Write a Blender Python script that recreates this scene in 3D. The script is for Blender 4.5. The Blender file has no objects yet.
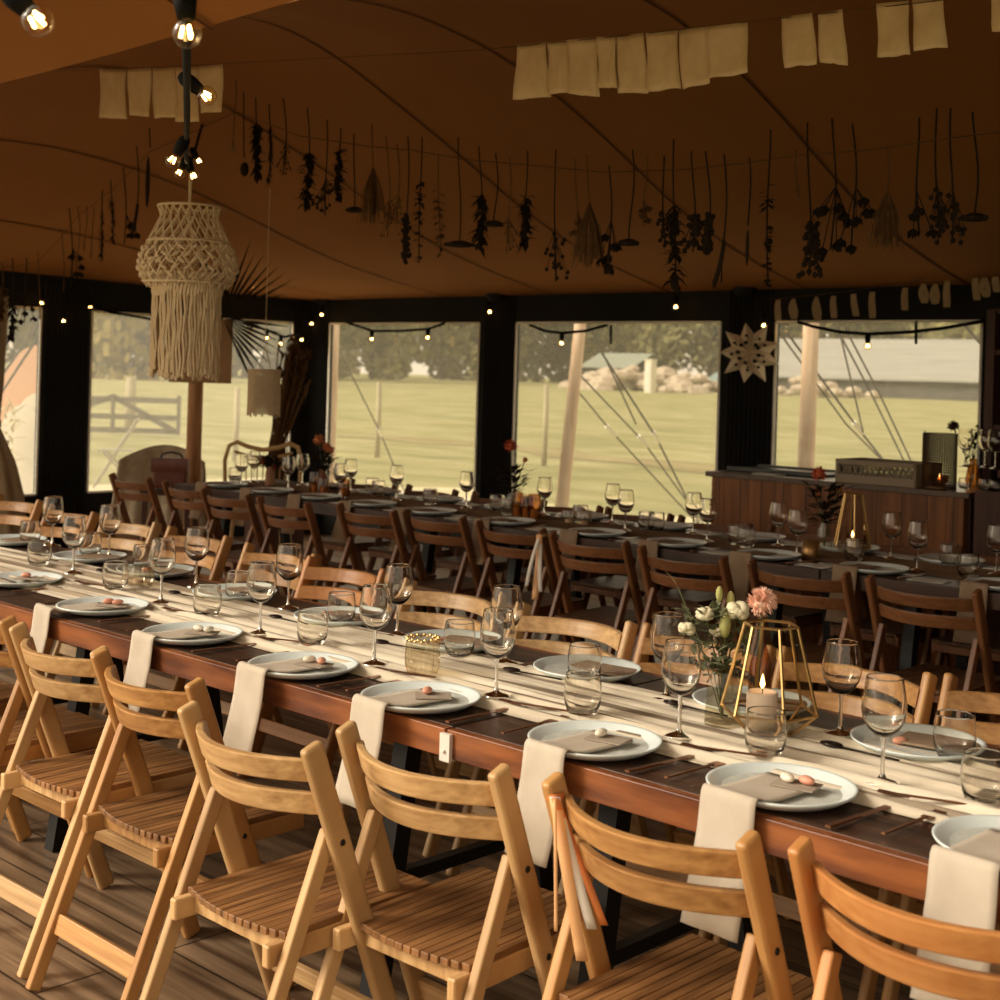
import bpy, bmesh, math, random
from mathutils import Vector, Matrix
from math import sin, cos, pi, radians
random.seed(11)
S = bpy.context.scene
C = S.collection
# ------------------------------------------------------------------ camera, light, exposure
F, PX, PY, ROLL, EYE = 1400.0, 500.0, 372.0, 0.029, 1.53
AX = (.7265, -.6872); NX = (.6872, .7265)      # table direction / across direction, seen from the camera
cd = bpy.data.cameras.new('camera'); cam = bpy.data.objects.new('camera', cd); C.objects.link(cam)
cd.sensor_width = 36; cd.lens = F / 1000 * 36; cd.shift_y = -(500 - PY) / 1000
cd.clip_end = 600
cam.matrix_world = (Matrix.Translation((0, 0, EYE)) @ Matrix.Rotation(math.atan2(.6872, .7265), 4, 'Z')
                    @ Matrix.Rotation(pi / 2, 4, 'X') @ Matrix.Rotation(ROLL, 4, 'Z'))
cd.dof.use_dof = True; cd.dof.focus_distance = 3.6; cd.dof.aperture_fstop = 5.6
S.camera = cam
W = bpy.data.worlds.new('sky'); S.world = W; W.use_nodes = True
wb = W.node_tree.nodes['Background']; wb.inputs[0].default_value = (1, .84, .625, 1); wb.inputs[1].default_value = 1.0
sd = bpy.data.lights.new('hazy_sun', 'SUN'); sd.energy = 2.3; sd.angle = radians(22); sd.color = (1, .93, .81)
sun = bpy.data.objects.new('hazy_sun', sd); C.objects.link(sun)
SUN_FROM = Vector((-.56, -.66, .48)).normalized()
_nt = W.node_tree; _tc = _nt.nodes.new('ShaderNodeTexCoord'); _dt = _nt.nodes.new('ShaderNodeVectorMath'); _dt.operation = 'DOT_PRODUCT'; _dt.inputs[1].default_value = SUN_FROM
_pw = _nt.nodes.new('ShaderNodeMath'); _pw.operation = 'POWER'; _pw.inputs[1].default_value = 18; _mxx = _nt.nodes.new('ShaderNodeMath'); _mxx.operation = 'MAXIMUM'; _mxx.inputs[1].default_value = 0
_md = _nt.nodes.new('ShaderNodeMath'); _md.operation = 'MULTIPLY_ADD'; _md.inputs[1].default_value = 7.0; _md.inputs[2].default_value = 1.12      # hazy glow over the even overcast
_nt.links.new(_tc.outputs['Generated'], _dt.inputs[0]); _nt.links.new(_dt.outputs['Value'], _mxx.inputs[0]); _nt.links.new(_mxx.outputs[0], _pw.inputs[0]); _nt.links.new(_pw.outputs[0], _md.inputs[0]); _nt.links.new(_md.outputs[0], wb.inputs[1])
sun.rotation_euler = (-SUN_FROM).to_track_quat('-Z', 'Y').to_euler()
S.view_settings.view_transform = 'Standard'; S.view_settings.look = 'None'
S.view_settings.exposure = 0.08; S.view_settings.gamma = 1.0; S.view_settings.use_curve_mapping = False
try:
    S.cycles.use_denoising = True; S.cycles.transparent_max_bounces = 32; S.cycles.max_bounces = 10
    S.cycles.sample_clamp_indirect = 14.0; S.cycles.caustics_reflective = False; S.cycles.caustics_refractive = True
except Exception:
    pass

def _ray(px, py):
    dx, dy = px - PX, py - PY
    x = dx * cos(ROLL) + dy * sin(ROLL); y = -dx * sin(ROLL) + dy * cos(ROLL)
    X, Z = x / F, -y / F
    return X * AX[0] + AX[1], X * NX[0] + NX[1], Z
def atz(px, py, z):
    r = _ray(px, py); d = (z - EYE) / r[2]; return Vector((r[0] * d, r[1] * d, z))
def atn(px, py, n):
    r = _ray(px, py); d = n / r[1]; return Vector((r[0] * d, n, EYE + r[2] * d))
def atu(px, py, u):
    r = _ray(px, py); d = u / r[0]; return Vector((u, r[1] * d, EYE + r[2] * d))
def atd(px, py, d):
    r = _ray(px, py); return Vector((r[0] * d, r[1] * d, EYE + r[2] * d))

# ------------------------------------------------------------------ materials
def new_mat(name):
    m = bpy.data.materials.new(name); m.use_nodes = True
    nt = m.node_tree; b = nt.nodes['Principled BSDF']
    return m, nt, b
def mat(name, col, rough=.6, metal=0.0, col2=None, scale=(8, 8, 8), detail=4, bump=0.0, bscale=None, rnd=0.0, spec=.4, emit=None, lo=.35, hi=.65, sheen=0):
    m, nt, b = new_mat(name)
    b.inputs['Base Color'].default_value = (*col, 1); b.inputs['Roughness'].default_value = rough
    b.inputs['Metallic'].default_value = metal; b.inputs['Specular IOR Level'].default_value = spec
    if emit: b.inputs['Emission Color'].default_value = (*emit[0], 1); b.inputs['Emission Strength'].default_value = emit[1]
    if sheen: b.inputs['Sheen Weight'].default_value = sheen
    if col2 or bump:
        tc = nt.nodes.new('ShaderNodeTexCoord'); mp = nt.nodes.new('ShaderNodeMapping'); mp.inputs['Scale'].default_value = scale
        nt.links.new(tc.outputs['Object'], mp.inputs[0])
        oi = nt.nodes.new('ShaderNodeObjectInfo')
        ad = nt.nodes.new('ShaderNodeVectorMath'); ad.operation = 'ADD'
        sc = nt.nodes.new('ShaderNodeVectorMath'); sc.operation = 'SCALE'; sc.inputs[0].default_value = (37, 53, 71)
        nt.links.new(oi.outputs['Random'], sc.inputs['Scale'])
        nt.links.new(mp.outputs[0], ad.inputs[0]); nt.links.new(sc.outputs[0], ad.inputs[1])
        no = nt.nodes.new('ShaderNodeTexNoise'); no.inputs['Detail'].default_value = detail; no.inputs['Scale'].default_value = 1
        nt.links.new(ad.outputs[0], no.inputs[0])
    if col2:
        cr = nt.nodes.new('ShaderNodeValToRGB'); cr.color_ramp.elements[0].position = lo; cr.color_ramp.elements[1].position = hi
        cr.color_ramp.elements[0].color = (*col, 1); cr.color_ramp.elements[1].color = (*col2, 1)
        nt.links.new(no.outputs['Fac'], cr.inputs[0])
        out = cr.outputs[0]
        if rnd:
            hs = nt.nodes.new('ShaderNodeHueSaturation')
            ma = nt.nodes.new('ShaderNodeMapRange'); ma.inputs['To Min'].default_value = 1 - rnd; ma.inputs['To Max'].default_value = 1 + rnd
            nt.links.new(oi.outputs['Random'], ma.inputs['Value']); nt.links.new(ma.outputs[0], hs.inputs['Value'])
            nt.links.new(out, hs.inputs['Color']); out = hs.outputs[0]
        nt.links.new(out, b.inputs['Base Color'])
    if bump:
        bp = nt.nodes.new('ShaderNodeBump'); bp.inputs['Strength'].default_value = bump; bp.inputs['Distance'].default_value = .01
        src = no
        if bscale:
            mp2 = nt.nodes.new('ShaderNodeMapping'); mp2.inputs['Scale'].default_value = bscale
            nt.links.new(tc.outputs['Object'], mp2.inputs[0]); src = nt.nodes.new('ShaderNodeTexNoise'); src.inputs['Scale'].default_value = 1
            nt.links.new(mp2.outputs[0], src.inputs[0])
        nt.links.new(src.outputs['Fac'], bp.inputs['Height']); nt.links.new(bp.outputs[0], b.inputs['Normal'])
    return m
def planks(name, c1, c2, width, axis, dark=.35, rough=.5, length=2.4, grain=(1.2, 26, 26), gap=.02):
    """boards running along x (axis 0) / z (axis 2): brick texture seams, noise grain"""
    m, nt, b = new_mat(name); b.inputs['Roughness'].default_value = rough; b.inputs['Specular IOR Level'].default_value = .35
    tc = nt.nodes.new('ShaderNodeTexCoord'); mp = nt.nodes.new('ShaderNodeMapping')
    if axis == 2: mp.inputs['Rotation'].default_value = (0, pi / 2, 0)
    if axis == 3: mp.inputs['Rotation'].default_value = (pi / 2, 0, pi / 2)
    nt.links.new(tc.outputs['Object'], mp.inputs[0])
    if axis == 2:                                     # boards stand up on an x-z face
        sx = nt.nodes.new('ShaderNodeSeparateXYZ'); cx = nt.nodes.new('ShaderNodeCombineXYZ')
        nt.links.new(tc.outputs['Object'], sx.inputs[0]); nt.links.new(sx.outputs['Z'], cx.inputs['X']); nt.links.new(sx.outputs['X'], cx.inputs['Y'])
        vec = cx.outputs[0]
    else: vec = tc.outputs['Object']
    br = nt.nodes.new('ShaderNodeTexBrick'); br.inputs['Scale'].default_value = 1
    br.inputs['Brick Width'].default_value = length; br.inputs['Row Height'].default_value = width
    br.inputs['Mortar Size'].default_value = gap * width; br.inputs['Mortar Smooth'].default_value = .1; br.offset = .37
    br.inputs['Color1'].default_value = (.75, .75, .75, 1); br.inputs['Color2'].default_value = (1.1, 1.1, 1.1, 1); br.inputs['Mortar'].default_value = (dark * .4, dark * .4, dark * .4, 1)
    nt.links.new(vec, br.inputs['Vector'])
    m2 = nt.nodes.new('ShaderNodeMapping'); m2.inputs['Scale'].default_value = grain; nt.links.new(vec, m2.inputs[0])
    no = nt.nodes.new('ShaderNodeTexNoise'); no.inputs['Scale'].default_value = 1; no.inputs['Detail'].default_value = 6; no.inputs['Distortion'].default_value = .6
    nt.links.new(m2.outputs[0], no.inputs[0])
    cr = nt.nodes.new('ShaderNodeValToRGB'); cr.color_ramp.elements[0].position = .32; cr.color_ramp.elements[1].position = .68
    cr.color_ramp.elements[0].color = (*c1, 1); cr.color_ramp.elements[1].color = (*c2, 1); nt.links.new(no.outputs['Fac'], cr.inputs[0])
    mx = nt.nodes.new('ShaderNodeMix'); mx.data_type = 'RGBA'; mx.blend_type = 'MULTIPLY'; mx.inputs['Factor'].default_value = 1
    nt.links.new(cr.outputs[0], mx.inputs['A']); nt.links.new(br.outputs['Color'], mx.inputs['B']); nt.links.new(mx.outputs['Result'], b.inputs['Base Color'])
    bp = nt.nodes.new('ShaderNodeBump'); bp.inputs['Strength'].default_value = .35; bp.inputs['Distance'].default_value = .004
    nt.links.new(no.outputs['Fac'], bp.inputs['Height']); nt.links.new(bp.outputs[0], b.inputs['Normal'])
    return m
def thin_glass(name, tint=(.96, .95, .91), edge=(.50, .48, .42), gloss=.95, rough=.015, floor=.035, haze=0.0, bump=None):
    m = bpy.data.materials.new(name); m.use_nodes = True; nt = m.node_tree; nt.nodes.clear()
    o = nt.nodes.new('ShaderNodeOutputMaterial'); tr = nt.nodes.new('ShaderNodeBsdfTransparent'); gl = nt.nodes.new('ShaderNodeBsdfGlossy')
    gl.inputs['Roughness'].default_value = rough; gl.inputs['Color'].default_value = (gloss, gloss, gloss, 1)
    lw = nt.nodes.new('ShaderNodeLayerWeight'); lw.inputs['Blend'].default_value = .5
    cr = nt.nodes.new('ShaderNodeValToRGB'); cr.color_ramp.elements[0].color = (*tint, 1); cr.color_ramp.elements[1].color = (*edge, 1)
    cr.color_ramp.elements[0].position = .55; cr.color_ramp.elements[1].position = .98
    nt.links.new(lw.outputs['Facing'], cr.inputs[0]); nt.links.new(cr.outputs[0], tr.inputs[0])
    fr = nt.nodes.new('ShaderNodeMath'); fr.operation = 'POWER'; fr.inputs[1].default_value = 4.0
    nt.links.new(lw.outputs['Facing'], fr.inputs[0])
    ad = nt.nodes.new('ShaderNodeMath'); ad.operation = 'MULTIPLY_ADD'; ad.inputs[1].default_value = .75; ad.inputs[2].default_value = floor; ad.use_clamp = True
    nt.links.new(fr.outputs[0], ad.inputs[0])
    mx = nt.nodes.new('ShaderNodeMixShader'); nt.links.new(ad.outputs[0], mx.inputs[0]); nt.links.new(tr.outputs[0], mx.inputs[1]); nt.links.new(gl.outputs[0], mx.inputs[2])
    out = mx.outputs[0]
    if haze:
        df = nt.nodes.new('ShaderNodeBsdfTranslucent'); df.inputs[0].default_value = (.8, .78, .7, 1)
        m2 = nt.nodes.new('ShaderNodeMixShader'); m2.inputs[0].default_value = haze
        nt.links.new(out, m2.inputs[1]); nt.links.new(df.outputs[0], m2.inputs[2]); out = m2.outputs[0]
    if bump:
        tc = nt.nodes.new('ShaderNodeTexCoord'); mp = nt.nodes.new('ShaderNodeMapping'); mp.inputs['Scale'].default_value = bump[0]
        no = nt.nodes.new('ShaderNodeTexNoise'); no.inputs['Scale'].default_value = 1; no.inputs['Detail'].default_value = 2
        bp = nt.nodes.new('ShaderNodeBump'); bp.inputs['Strength'].default_value = bump[1]; bp.inputs['Distance'].default_value = .05
        nt.links.new(tc.outputs['Object'], mp.inputs[0]); nt.links.new(mp.outputs[0], no.inputs[0]); nt.links.new(no.outputs['Fac'], bp.inputs['Height'])
        nt.links.new(bp.outputs[0], gl.inputs['Normal'])
    nt.links.new(out, o.inputs[0])
    return m

M = {}
def chair_wood(tag, a, b):
    M[tag + 'y'] = mat(tag + '_wood_along', a, .42, col2=b, scale=(46, 3.5, 3.5), detail=5, bump=.12, rnd=.16, lo=.28, hi=.74)
    M[tag + 'x'] = mat(tag + '_wood_across', a, .42, col2=b, scale=(2.2, 60, 60), detail=5, bump=.12, rnd=.16, lo=.25, hi=.78)
chair_wood('honey', (.29, .125, .038), (.60, .325, .115))
chair_wood('pale', (.36, .19, .072), (.70, .455, .215))
chair_wood('amber', (.42, .16, .045), (.56, .26, .085))
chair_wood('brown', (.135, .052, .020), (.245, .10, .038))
M['slat'] = mat('seat_slats', (.13, .055, .018), .45, col2=(.33, .155, .055), scale=(40, 4, 6), bump=.15, rnd=.15)
M['slat_d'] = mat('seat_slats_dark', (.09, .038, .018), .5, col2=(.17, .075, .03), scale=(40, 4, 6), bump=.15)
M['tabletop'] = planks('table_boards', (.028, .014, .009), (.075, .036, .020), .135, 0, rough=.36, length=6, grain=(1.5, 30, 30))
M['apron'] = mat('table_edge', (.10, .027, .009), .38, col2=(.33, .11, .034), scale=(3, 30, 22), detail=6, bump=.15)
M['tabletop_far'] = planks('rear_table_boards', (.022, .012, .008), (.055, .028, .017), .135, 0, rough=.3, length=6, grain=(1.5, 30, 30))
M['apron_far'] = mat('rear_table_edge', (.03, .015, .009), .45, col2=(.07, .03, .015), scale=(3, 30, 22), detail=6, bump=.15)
M['floor'] = planks('floor_boards', (.085, .048, .026), (.38, .25, .15), .19, 0, dark=.55, rough=.34, length=3.1, grain=(1.3, 22, 22), gap=.022)
M['black'] = mat('black_metal', (.008, .007, .006), .5, spec=.3)
M['tent'] = mat('tent_canvas', (.315, .130, .038), .85, col2=(.36, .153, .046), scale=(.7, .7, .7), bump=.06, bscale=(260, 260, 260), spec=.1)
M['seam'] = mat('canvas_seam', (.10, .04, .015), .9, spec=.1)
M['darkwall'] = mat('black_sidewall', (.006, .0052, .0045), .7, col2=(.011, .009, .007), scale=(3, 3, 3), spec=.2)
M['rim'] = mat('window_welt', (.9, .88, .80), .5)
M['pvc'] = thin_glass('clear_sidewall_sheet', (.92, .90, .84), (.6, .58, .5), .85, .12, .02, .17, ((1.6, 1.6, 9), .5))
M['thin'] = thin_glass('clear_glass', (.95, .94, .90), (.30, .28, .23), 1.0, .02, .055)
def real_glass(name, col):
    m = bpy.data.materials.new(name); m.use_nodes = True; nt = m.node_tree; nt.nodes.clear()
    o = nt.nodes.new('ShaderNodeOutputMaterial'); g = nt.nodes.new('ShaderNodeBsdfGlass'); g.inputs['Color'].default_value = (*col, 1); g.inputs['Roughness'].default_value = 0; g.inputs['IOR'].default_value = 1.45
    nt.links.new(g.outputs[0], o.inputs[0]); return m
M['glass'] = real_glass('clear_glass', (1, .99, .97))
M['lglass'] = thin_glass('lantern_glass', (.90, .88, .82), (.5, .46, .38), .9, .03, .03)
M['ribglass'] = thin_glass('ribbed_glass', (.86, .80, .68), (.42, .34, .22), 1.0, .06, .09)
M['smoke'] = thin_glass('amber_glass', (.62, .38, .18), (.30, .16, .07), .9, .05, .06)
M['plate'] = mat('plate_glaze', (.73, .80, .78), .28, col2=(.78, .84, .815), scale=(5, 5, 5), spec=.5)
M['plate_in'] = mat('plate_centre', (.53, .54, .49), .45, col2=(.62, .63, .575), scale=(60, 60, 60), detail=6, lo=.4, hi=.6)
M['napkin'] = mat('napkin_linen', (.52, .44, .345), .9, col2=(.58, .50, .40), scale=(14, 14, 14), bump=.25, bscale=(900, 900, 900), spec=.1)
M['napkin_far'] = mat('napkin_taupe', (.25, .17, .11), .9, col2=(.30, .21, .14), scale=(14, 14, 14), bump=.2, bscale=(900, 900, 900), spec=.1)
M['card'] = mat('taupe_card', (.34, .275, .215), .85, col2=(.40, .33, .26), scale=(30, 30, 30), spec=.1)
M['almond_w'] = mat('white_sugar', (.80, .72, .58), .4)
M['almond_p'] = mat('pink_sugar', (.72, .33, .22), .4)
M['copper'] = mat('copper_cutlery', (.30, .13, .062), .3, .85)
M['spoon'] = mat('dark_spoon', (.030, .017, .012), .3, .5)
M['runner'] = mat('runner_cotton', (.62, .53, .40), .92, col2=(.72, .63, .49), scale=(1.2, 30, 30), detail=4, bump=.15, bscale=(500, 500, 500), spec=.08)
M['runner_shade'] = mat('runner_fold_shade', (.27, .205, .14), .92, col2=(.36, .285, .205), scale=(1.2, 30, 30), spec=.08)  # darker cotton tone: shadows of the lengthwise folds painted as bands
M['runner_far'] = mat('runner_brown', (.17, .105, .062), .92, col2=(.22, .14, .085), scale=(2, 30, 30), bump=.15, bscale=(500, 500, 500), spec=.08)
M['brass'] = mat('brass_wire', (.62, .40, .16), .3, .9)
M['brass_d'] = mat('aged_brass', (.20, .10, .04), .5, .3)
M['candle'] = mat('candle_wax', (.86, .68, .54), .55)
M['flame'] = mat('candle_flame', (1, .6, .2), .5, emit=((1, .55, .16), 9))
M['wick'] = mat('wick', (.02, .015, .01), .9)
M['leaf'] = mat('grey_green_leaf', (.085, .095, .045), .65, col2=(.19, .195, .10), scale=(30, 30, 30))
M['stem'] = mat('green_stem', (.10, .11, .04), .7)
M['cream'] = mat('cream_petal', (.78, .70, .48), .7)
M['lime'] = mat('lime_bud', (.42, .40, .14), .7)
M['pinkfl'] = mat('pink_petal', (.93, .50, .36), .75, col2=(.97, .70, .55), scale=(60, 60, 60))
M['redfl'] = mat('red_petal', (.48, .075, .035), .75, col2=(.58, .14, .06), scale=(60, 60, 60))
M['orangefl'] = mat('orange_petal', (.55, .16, .05), .75, col2=(.62, .26, .10), scale=(60, 60, 60))
M['darkfl'] = mat('dark_red_petal', (.045, .012, .010), .8)
M['dry'] = mat('dried_dark_plant', (.022, .015, .010), .9, col2=(.036, .024, .014), scale=(40, 40, 40), spec=.1)
M['dry2'] = mat('dried_brown_plant', (.10, .052, .022), .9, col2=(.16, .085, .038), scale=(40, 40, 40), spec=.1)
M['dry3'] = mat('dried_pale_plant', (.26, .17, .085), .9, spec=.1)
M['cord'] = mat('cotton_cord', (.72, .56, .36), .9, col2=(.80, .65, .45), scale=(50, 50, 50), spec=.1)
M['linen'] = mat('bunting_linen', (.78, .58, .36), .95, col2=(.84, .65, .43), scale=(25, 25, 25), bump=.3, bscale=(700, 700, 700), spec=.05)
M['rubber'] = mat('black_cable', (.005, .0045, .004), .7, spec=.12)
M['garland'] = mat('garland_ribbon', (.42, .30, .18), .9, spec=.05)
M['mesh'] = mat('dark_wire', (.075, .036, .015), .6)
M['bulb'] = thin_glass('amber_bulb_glass', (.98, .86, .62), (.65, .42, .18), 1, .02, .05)
M['filament'] = mat('glowing_filament', (1, .7, .3), .5, emit=((1, .62, .26), 26))
M['pole'] = mat('pole_wood', (.36, .165, .068), .6, col2=(.56, .29, .13), scale=(20, 20, 2.5), bump=.2)
M['polebright'] = mat('weathered_pole', (.55, .36, .22), .75, col2=(.74, .56, .40), scale=(22, 22, 2), bump=.3)
M['board'] = mat('sign_board', (.36, .205, .105), .8, col2=(.40, .235, .125), scale=(6, 6, 6))
M['paper'] = mat('lantern_paper', (.80, .66, .48), .85, col2=(.84, .72, .55), scale=(20, 20, 20))
M['bar'] = planks('bar_boards', (.15, .050, .012), (.34, .128, .036), .145, 2, rough=.5, length=3, grain=(1.5, 24, 24), gap=.02)
M['bartop'] = mat('bar_counter', (.10, .06, .038), .25, col2=(.14, .085, .055), scale=(10, 10, 10))
M['darkwood'] = mat('dark_cabinet_wood', (.05, .018, .010), .55, col2=(.09, .032, .016), scale=(30, 30, 3))
M['crate'] = mat('beige_crate', (.33, .26, .18), .7)
M['void'] = mat('dark_cutout_spots', (.022, .015, .010), .9)  # near-black spots set on the paper star in place of cut holes
M['wicker'] = mat('rattan', (.55, .34, .14), .6, col2=(.68, .46, .22), scale=(60, 60, 60))
M['leather'] = mat('red_brown_leather', (.11, .024, .010), .4, col2=(.17, .042, .018), scale=(12, 12, 12), bump=.1)
M['coat'] = mat('grey_coat', (.34, .27, .18), .95, col2=(.46, .37, .26), scale=(14, 14, 14))
M['strap'] = mat('black_leather', (.012, .010, .009), .35)
M['curtain'] = mat('beige_curtain', (.36, .27, .17), .9, col2=(.44, .34, .22), scale=(40, 40, 1), spec=.1)
M['grass'] = mat('meadow', (.255, .255, .115), .95, col2=(.42, .40, .215), scale=(.35, .9, 1), detail=8, spec=.05)
M['soil'] = mat('worn_soil', (.27, .22, .12), .95, col2=(.36, .33, .17), scale=(.8, 2, 1), detail=7, spec=.05)
M['sandy'] = mat('sandy_ground', (.76, .68, .50), .95, col2=(.60, .55, .34), scale=(1.1, 1.6, 1), detail=6, spec=.05)
M['crown1'] = mat('tree_leaves', (.15, .15, .065), .8, col2=(.36, .33, .15), scale=(7, 7, 7), rnd=.25, spec=.1)
M['crown2'] = mat('yellow_leaves', (.22, .175, .06), .8, col2=(.30, .25, .09), scale=(.6, .6, .6), rnd=.2, spec=.1)
M['bark'] = mat('bark', (.10, .075, .05), .9)
M['roofgrey'] = mat('grey_sheet_roof', (.30, .30, .28), .6, col2=(.36, .36, .33), scale=(.3, 4, 4))
M['wallgrey'] = mat('dark_shed_wall', (.075, .072, .064), .8, col2=(.11, .105, .09), scale=(2, 2, .3))
M['white'] = mat('white_paint', (.72, .68, .56), .6)
M['blue'] = mat('blue_tarpaulin', (.22, .31, .32), .6)
M['barnroof'] = mat('pale_barn_roof', (.30, .34, .29), .7)
M['rubble'] = mat('rubble_pile', (.40, .33, .25), .95, col2=(.58, .50, .40), scale=(2, 2, 2))
M['gate'] = mat('weathered_gate', (.13, .12, .085), .85, col2=(.20, .185, .13), scale=(4, 4, 20))
M['post'] = mat('field_post', (.36, .32, .21), .9, col2=(.46, .41, .28), scale=(10, 10, 2))
M['pinkboard'] = mat('salmon_board', (.66, .38, .25), .7)
M['whiteboard'] = mat('white_board', (.80, .76, .66), .6)
M['bistro'] = mat('grey_garden_metal', (.30, .28, .22), .5)
M['rope'] = mat('dark_rope', (.03, .027, .02), .8)
M['steel'] = mat('steel_fitting', (.62, .60, .54), .3, .8)
M['ribbon_w'] = mat('white_ribbon', (.75, .68, .60), .6)
M['ribbon_o'] = mat('orange_ribbon', (.66, .20, .05), .5)
M['ribbon_p'] = mat('peach_ribbon', (.80, .44, .20), .5)
M['tinbrass'] = mat('hammered_cup', (.34, .19, .07), .35, .7)
M['tray'] = mat('black_tray', (.012, .011, .010), .3)
M['sheet'] = mat('white_paper', (.70, .68, .62), .7)
M['terra'] = mat('terracotta_vase', (.40, .20, .11), .7)

# ------------------------------------------------------------------ mesh helpers
class MB:
    def __init__(s): s.v = []; s.f = []; s.mi = []; s.cur = 0
    def add(s, vs, fs):
        o = len(s.v); s.v += [tuple(v) for v in vs]; s.f += [tuple(i + o for i in f) for f in fs]; s.mi += [s.cur] * len(fs); return s
    def box(s, c, d, rot=None):
        c = Vector(c); h = Vector(d) / 2; R = rot or Matrix()
        vs = [c + (R.to_3x3() @ Vector((sx * h.x, sy * h.y, sz * h.z))) for sx in (-1, 1) for sy in (-1, 1) for sz in (-1, 1)]
        return s.add(vs, [(0, 1, 3, 2), (4, 6, 7, 5), (0, 4, 5, 1), (2, 3, 7, 6), (0, 2, 6, 4), (1, 5, 7, 3)])
    def bar(s, p, q, w, t, side=(1, 0, 0)):
        """a straight bar from p to q: t thick along side, w wide across it"""
        p, q = Vector(p), Vector(q); d = (q - p).normalized(); x = Vector(side); x = (x - d * x.dot(d)).normalized(); y = d.cross(x)
        vs = [b + x * (sx * t / 2) + y * (sy * w / 2) for b in (p, q) for sx, sy in ((-1, -1), (1, -1), (1, 1), (-1, 1))]
        return s.add(vs, [(3, 2, 1, 0), (4, 5, 6, 7), (0, 1, 5, 4), (1, 2, 6, 5), (2, 3, 7, 6), (3, 0, 4, 7)])
    def tube(s, pts, r, n=6, caps=True):
        pts = [Vector(p) for p in pts]; rr = r if isinstance(r, (list, tuple)) else [r] * len(pts)
        vs = []; fs = []; ref = None
        for i, p in enumerate(pts):
            d = (pts[min(i + 1, len(pts) - 1)] - pts[max(i - 1, 0)])
            d = d.normalized() if d.length > 1e-9 else Vector((0, 0, 1))
            if ref is None or abs(ref.dot(d)) > .95: ref = Vector((0, 0, 1)) if abs(d.z) < .9 else Vector((1, 0, 0))
            x = (ref - d * ref.dot(d)).normalized(); y = d.cross(x); ref = x
            vs += [p + (x * cos(2 * pi * k / n) + y * sin(2 * pi * k / n)) * rr[i] for k in range(n)]
        for i in range(len(pts) - 1):
            for k in range(n):
                a, b = i * n + k, i * n + (k + 1) % n; fs.append((a, b, b + n, a + n))
        if caps: fs += [tuple(range(n))[::-1], tuple((len(pts) - 1) * n + k for k in range(n))]
        return s.add(vs, fs)
    def lathe(s, prof, n=24, c=(0, 0, 0), sx=1, sy=1):
        vs = []; fs = []; c = Vector(c)
        for r, z in prof:
            vs += [c + Vector((r * cos(2 * pi * k / n) * sx, r * sin(2 * pi * k / n) * sy, z)) for k in range(n)]
        for i in range(len(prof) - 1):
            for k in range(n):
                a, b = i * n + k, i * n + (k + 1) % n; fs.append((a, b, b + n, a + n))
        return s.add(vs, fs)
    def ball(s, c, r, n=8, m=6, sc=(1, 1, 1), R=None):
        c = Vector(c); vs = []; fs = []
        for i in range(m + 1):
            t = pi * i / m
            for k in range(n):
                v = Vector((sin(t) * cos(2 * pi * k / n) * sc[0], sin(t) * sin(2 * pi * k / n) * sc[1], cos(t) * sc[2])) * r
                if R: v = R @ v
                vs.append(c + v)
        for i in range(m):
            for k in range(n):
                a, b = i * n + k, i * n + (k + 1) % n; fs.append((a, a + n, b + n, b))
        return s.add(vs, fs)
    def grid(s, fn, nu, nv):
        vs = [fn(i / nu, j / nv) for i in range(nu + 1) for j in range(nv + 1)]
        fs = [(i * (nv + 1) + j, (i + 1) * (nv + 1) + j, (i + 1) * (nv + 1) + j + 1, i * (nv + 1) + j + 1) for i in range(nu) for j in range(nv)]
        return s.add(vs, fs)
    def leaf(s, c, d, l, w, up=(0, 0, 1), curl=.15):
        c = Vector(c); d = Vector(d).normalized(); x = d.cross(Vector(up))
        x = x.normalized() if x.length > 1e-4 else Vector((1, 0, 0)); nrm = x.cross(d)
        return s.add([c, c + d * l * .45 + x * w / 2 + nrm * curl * l * .3, c + d * l - nrm * curl * l * .3, c + d * l * .45 - x * w / 2 + nrm * curl * l * .3, c + d * l * .5], [(0, 1, 4), (1, 2, 4), (2, 3, 4), (3, 0, 4)])
    def mesh(s, name, mats, smooth=False, bevel=0, seg=2, solid=0):
        me = bpy.data.meshes.new(name); me.from_pydata(s.v, [], s.f)
        mats = mats if isinstance(mats, (list, tuple)) else [mats]
        for m in mats: me.materials.append(M[m] if isinstance(m, str) else m)
        for p, i in zip(me.polygons, s.mi): p.material_index = i
        bm = bmesh.new(); bm.from_mesh(me)
        if solid:
            bmesh.ops.recalc_face_normals(bm, faces=bm.faces); bmesh.ops.solidify(bm, geom=bm.faces[:], thickness=solid)
        if bevel: bmesh.ops.bevel(bm, geom=bm.edges[:], offset=bevel, segments=seg, affect='EDGES', profile=.5, clamp_overlap=True)
        bmesh.ops.recalc_face_normals(bm, faces=bm.faces)
        bm.to_mesh(me); bm.free()
        if smooth:
            for p in me.polygons: p.use_smooth = True
        return me
    def build(s, name, mats, parent=None, loc=None, **k):
        o = bpy.data.objects.new(name, s.mesh(name, mats, **k)); C.objects.link(o)
        if parent: o.parent = parent
        if loc is not None: o.location = loc
        return o
def put(me, name, parent=None, loc=(0, 0, 0)):
    o = bpy.data.objects.new(name, me); C.objects.link(o); o.parent = parent; o.location = loc; return o
def tag(o, label, cat, group=None, kind=None):
    o['label'] = label; o['category'] = cat
    if group: o['group'] = group
    if kind: o['kind'] = kind
    return o
def thing(name, label, cat, loc=(0, 0, 0), rz=0, group=None):
    o = bpy.data.objects.new(name, None); C.objects.link(o); o.location = loc; o.rotation_euler = (0, 0, rz)
    o.empty_display_size = .1
    return tag(o, label, cat, group)
def struct(o): o['kind'] = 'structure'; return o
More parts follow.
